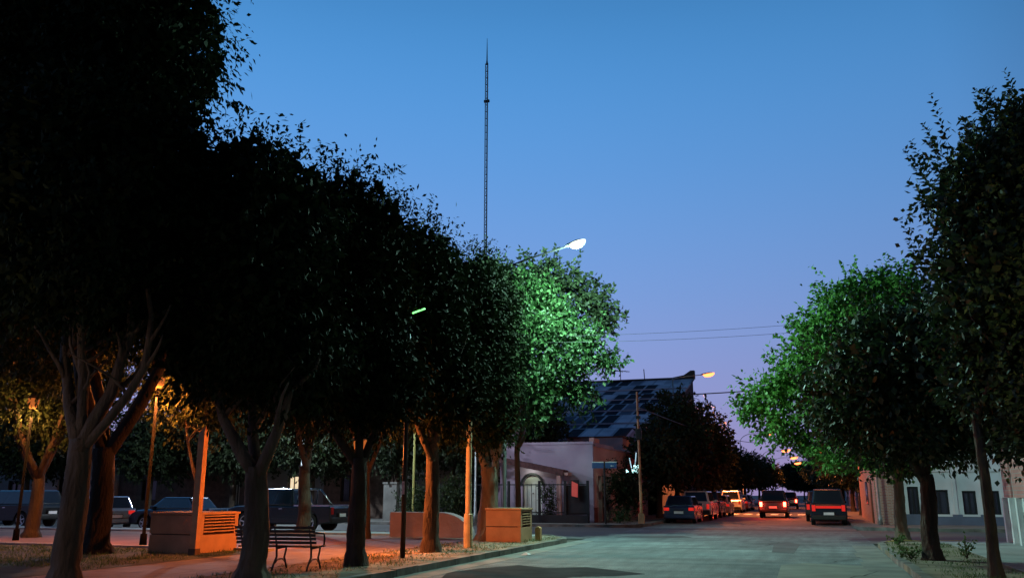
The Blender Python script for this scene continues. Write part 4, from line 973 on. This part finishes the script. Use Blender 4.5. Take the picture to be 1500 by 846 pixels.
# brick building on the far right corner of the far street
M_brick = None
def brick_mat(name, c1, c2, mort, w=.24, h=.075):
    m = bpy.data.materials.new(name); m.use_nodes = True; nt = m.node_tree; N = nt.nodes; L = nt.links; b = N['Principled BSDF']
    tc = N.new('ShaderNodeTexCoord'); mp = N.new('ShaderNodeMapping'); br = N.new('ShaderNodeTexBrick')
    mp.inputs['Rotation'].default_value = (R(90), 0, R(45))
    br.inputs['Scale'].default_value = 1; br.inputs['Brick Width'].default_value = w; br.inputs['Row Height'].default_value = h; br.inputs['Mortar Size'].default_value = .012
    br.inputs['Color1'].default_value = (*c1, 1); br.inputs['Color2'].default_value = (*c2, 1); br.inputs['Mortar'].default_value = (*mort, 1)
    sp = N.new('ShaderNodeSeparateXYZ'); cb = N.new('ShaderNodeCombineXYZ'); ad = N.new('ShaderNodeMath')
    L.new(tc.outputs['Object'], sp.inputs[0]); L.new(sp.outputs[0], ad.inputs[0]); L.new(sp.outputs[1], ad.inputs[1]); L.new(ad.outputs[0], cb.inputs[0]); L.new(sp.outputs[2], cb.inputs[1])
    L.new(cb.outputs[0], br.inputs['Vector']); L.new(br.outputs['Color'], b.inputs['Base Color']); b.inputs['Roughness'].default_value = .85
    return m
M_brick = brick_mat('red_brick', (.30, .13, .09), (.40, .2, .15), (.35, .3, .26))
t = thing('brick_building', (2.9, 46.6, .12), 'low brick building at the far right corner behind the dark van', 'building')
MB().box(0, .95, 0, .3, 0, 3.6).box(0, .3, .3, 14, 0, 3.6).box(.3, .95, 13.7, 14, 0, 3.6).build('wall', M_brick, t)
MB().box(-.05, 1.0, -.06, .35, 3.6, 3.75).build('cornice', M_conc, t)
MB().box(-.04, -.003, 2.0, 3.0, 0, 2.2).build('door', M_wood, t)
MB().box(-.04, -.003, 5.5, 7.0, .9, 2.1).build('window', M_bluewin, t)
# near right building behind the slim trunk
t = thing('near_building', (5.72, 31.0, .13), 'building at the right edge with pink brick above pale pilasters', 'building')
M_pbrick = brick_mat('pink_brick', (.42, .16, .15), (.52, .22, .2), (.36, .26, .25), .4, .12)
MB().box(0, 9, -22, 0, 0, 5.2).build('wall', M_wallw, t)
MB().box(-.09, -.003, -22, -1.6, 1.35, 4.6).box(-.003-.06, -.003, -1.1, -.06, 1.35, 4.6).build('brick_panel', M_pbrick, t)
for k in range(22): MB().box(-.14, -.003, -.22-k*.95, -.02-k*.95, 0, 1.34).build('pilaster', M_wallw, t)
for k in range(10): MB().box(-.05, -.003, -.8-k*1.9, -.45-k*1.9, .25, .95).build('vent', M_black, t)
MB().box(-.2, 9.1, -22.1, .1, 5.2, 5.4).build('cornice', M_conc, t)
t = thing('added_wall_lamp', (5.53, 14.5, 4.2), 'added warm wall lamp, out of view on the right hand brick building', 'lamp')
MB().box(0, .17, -.04, .04, -.04, .04).build('bracket', M_dark, t)
MB().tube([(-.02, 0, .12), (-.02, 0, .0)], [.04, .13], 12).build('shade', M_dark, t)
MB().tube([(-.02, 0, .0), (-.02, 0, -.06), (-.02, 0, -.1)], [.05, .05, .02], 10).build('added_bulb', mat('added_warm_bulb', (.9, .8, .6), .5, 0, 1, 0, 0, .5, (1, .7, .35), 8), t)
light('added_wall_fill', (-.12, 0, -.16), 90, (.85, .95, .5), t, .05)  # unseen lamp added to light the right hand tree crowns
# continuous low buildings down both sides of the far street, one by one
cols = [M_wallg, M_wallb, M_pink, M_lav, M_wallg]
lab = ['grey', 'brick', 'pink', 'lavender', 'plain']
def street_house(x, y, d, h, side, m, label):
    t = thing('row_house', (x, y, .12), label, 'house', 'low houses down the far street')
    s = side
    MB().box(min(0, s*8), max(0, s*8), 0, d, 0, h).build('wall', m, t)
    for yy in (d*.2, d*.65):
        MB().box(*sorted((-s*.05, -s*.003)), yy, yy+1.1, .9, 2.3).build('window', M_bluewin, t)
    MB().box(*sorted((-s*.05, -s*.003)), d*.42, d*.42+.9, 0, 2.2).build('door', M_wood, t)
    MB().box(min(-s*.1, s*8), max(-s*.1, s*8), -.02, d+.02, h, h+.15).build('cornice', m, t)
ordn = ['first', 'second', 'third', 'fourth', 'fifth', 'sixth']
for i in range(6):
    street_house(4.2, 61+i*13, 12.6, 3.6+(i % 3)*.7, 1, cols[i % 5], '%s low house on the right side of the far street, behind the trees' % ordn[i])
for i in range(5):
    street_house(-11.0, 92.5+i*13, 12.6, 3.6+(i % 2)*.8, -1, cols[(i+2) % 5], '%s low house on the left side of the far street, past the warehouse' % ordn[i])

# ------------------------------------------------------------------ world, camera, render
w = bpy.data.worlds.new('World'); S.world = w; w.use_nodes = True
nt = w.node_tree; N = nt.nodes; L = nt.links; bg = N['Background']
sky = N.new('ShaderNodeTexSky'); sky.sky_type = 'NISHITA'; sky.sun_disc = False; sky.sun_elevation = R(-1.5); sky.sun_rotation = R(-70)
tc = N.new('ShaderNodeTexCoord'); sp = N.new('ShaderNodeSeparateXYZ'); L.new(tc.outputs['Generated'], sp.inputs[0])
cr = N.new('ShaderNodeValToRGB'); cr.color_ramp.interpolation = 'B_SPLINE'
def lin(c): return tuple(((v/255)/12.92 if v/255 <= .04045 else ((v/255+.055)/1.055)**2.4) for v in c)
stops = [(0.0, (160, 140, 186)), (.10, (148, 154, 210)), (.22, (122, 160, 222)), (.36, (96, 156, 223)), (.52, (70, 146, 214)), (.75, (20, 50, 92)), (1.0, (10, 22, 44))]
e = cr.color_ramp.elements; e[0].position = 0; e[0].color = (*lin(stops[0][1]), 1); e[1].position = 1; e[1].color = (*lin(stops[-1][1]), 1)
for p, c in stops[1:-1]:
    q = e.new(p); q.color = (*lin(c), 1)
L.new(sp.outputs['Z'], cr.inputs['Fac'])
# the western side of the sky stays a little lighter
dt = N.new('ShaderNodeVectorMath'); dt.operation = 'DOT_PRODUCT'; dt.inputs[1].default_value = (-.9, .43, 0); L.new(tc.outputs['Generated'], dt.inputs[0])
mr0 = N.new('ShaderNodeMapRange'); mr0.inputs['From Min'].default_value = -1; mr0.inputs['From Max'].default_value = 1; L.new(dt.outputs['Value'], mr0.inputs['Value'])
mr = N.new('ShaderNodeValToRGB'); L.new(mr0.outputs[0], mr.inputs['Fac']); q = mr.color_ramp.elements
q[0].position = .3; q[0].color = (.06, .06, .06, 1); q[1].position = .97; q[1].color = (1.03, 1.03, 1.03, 1)
z_ = q.new(.5); z_.color = (.26, .38, .42, 1); z_ = q.new(.62); z_.color = (.60, .84, .88, 1); z_ = q.new(.8); z_.color = (.88, .95, .97, 1)
mul = N.new('ShaderNodeVectorMath'); mul.operation = 'SCALE'; L.new(cr.outputs['Color'], mul.inputs[0]); L.new(mr.outputs[0], mul.inputs['Scale'])
L.new(mul.outputs[0], bg.inputs['Color']); bg.inputs['Strength'].default_value = 1.05
bg2 = N.new('ShaderNodeBackground'); bg2.inputs['Strength'].default_value = .01; L.new(sky.outputs[0], bg2.inputs['Color'])
ad = N.new('ShaderNodeAddShader'); L.new(bg.outputs[0], ad.inputs[0]); L.new(bg2.outputs[0], ad.inputs[1]); L.new(ad.outputs[0], N['World Output'].inputs['Surface'])

cam = bpy.data.cameras.new('Camera'); co = bpy.data.objects.new('Camera', cam); C.objects.link(co)
cam.sensor_width = 36; cam.lens = 30; cam.clip_end = 2000; cam.clip_start = .1
co.location = (0, 0, 1.6); co.rotation_euler = (R(90)+math.atan(299/1250), 0, R(18.9)); S.camera = co
S.render.engine = 'CYCLES'
S.view_settings.view_transform = 'Standard'; S.view_settings.look = 'None'; S.view_settings.exposure = 0; S.view_settings.gamma = 1
S.render.resolution_x = 1024; S.render.resolution_y = 577
S.cycles.max_bounces = 5; S.cycles.diffuse_bounces = 2; S.cycles.glossy_bounces = 2; S.cycles.transmission_bounces = 2
S.cycles.sample_clamp_indirect = 3
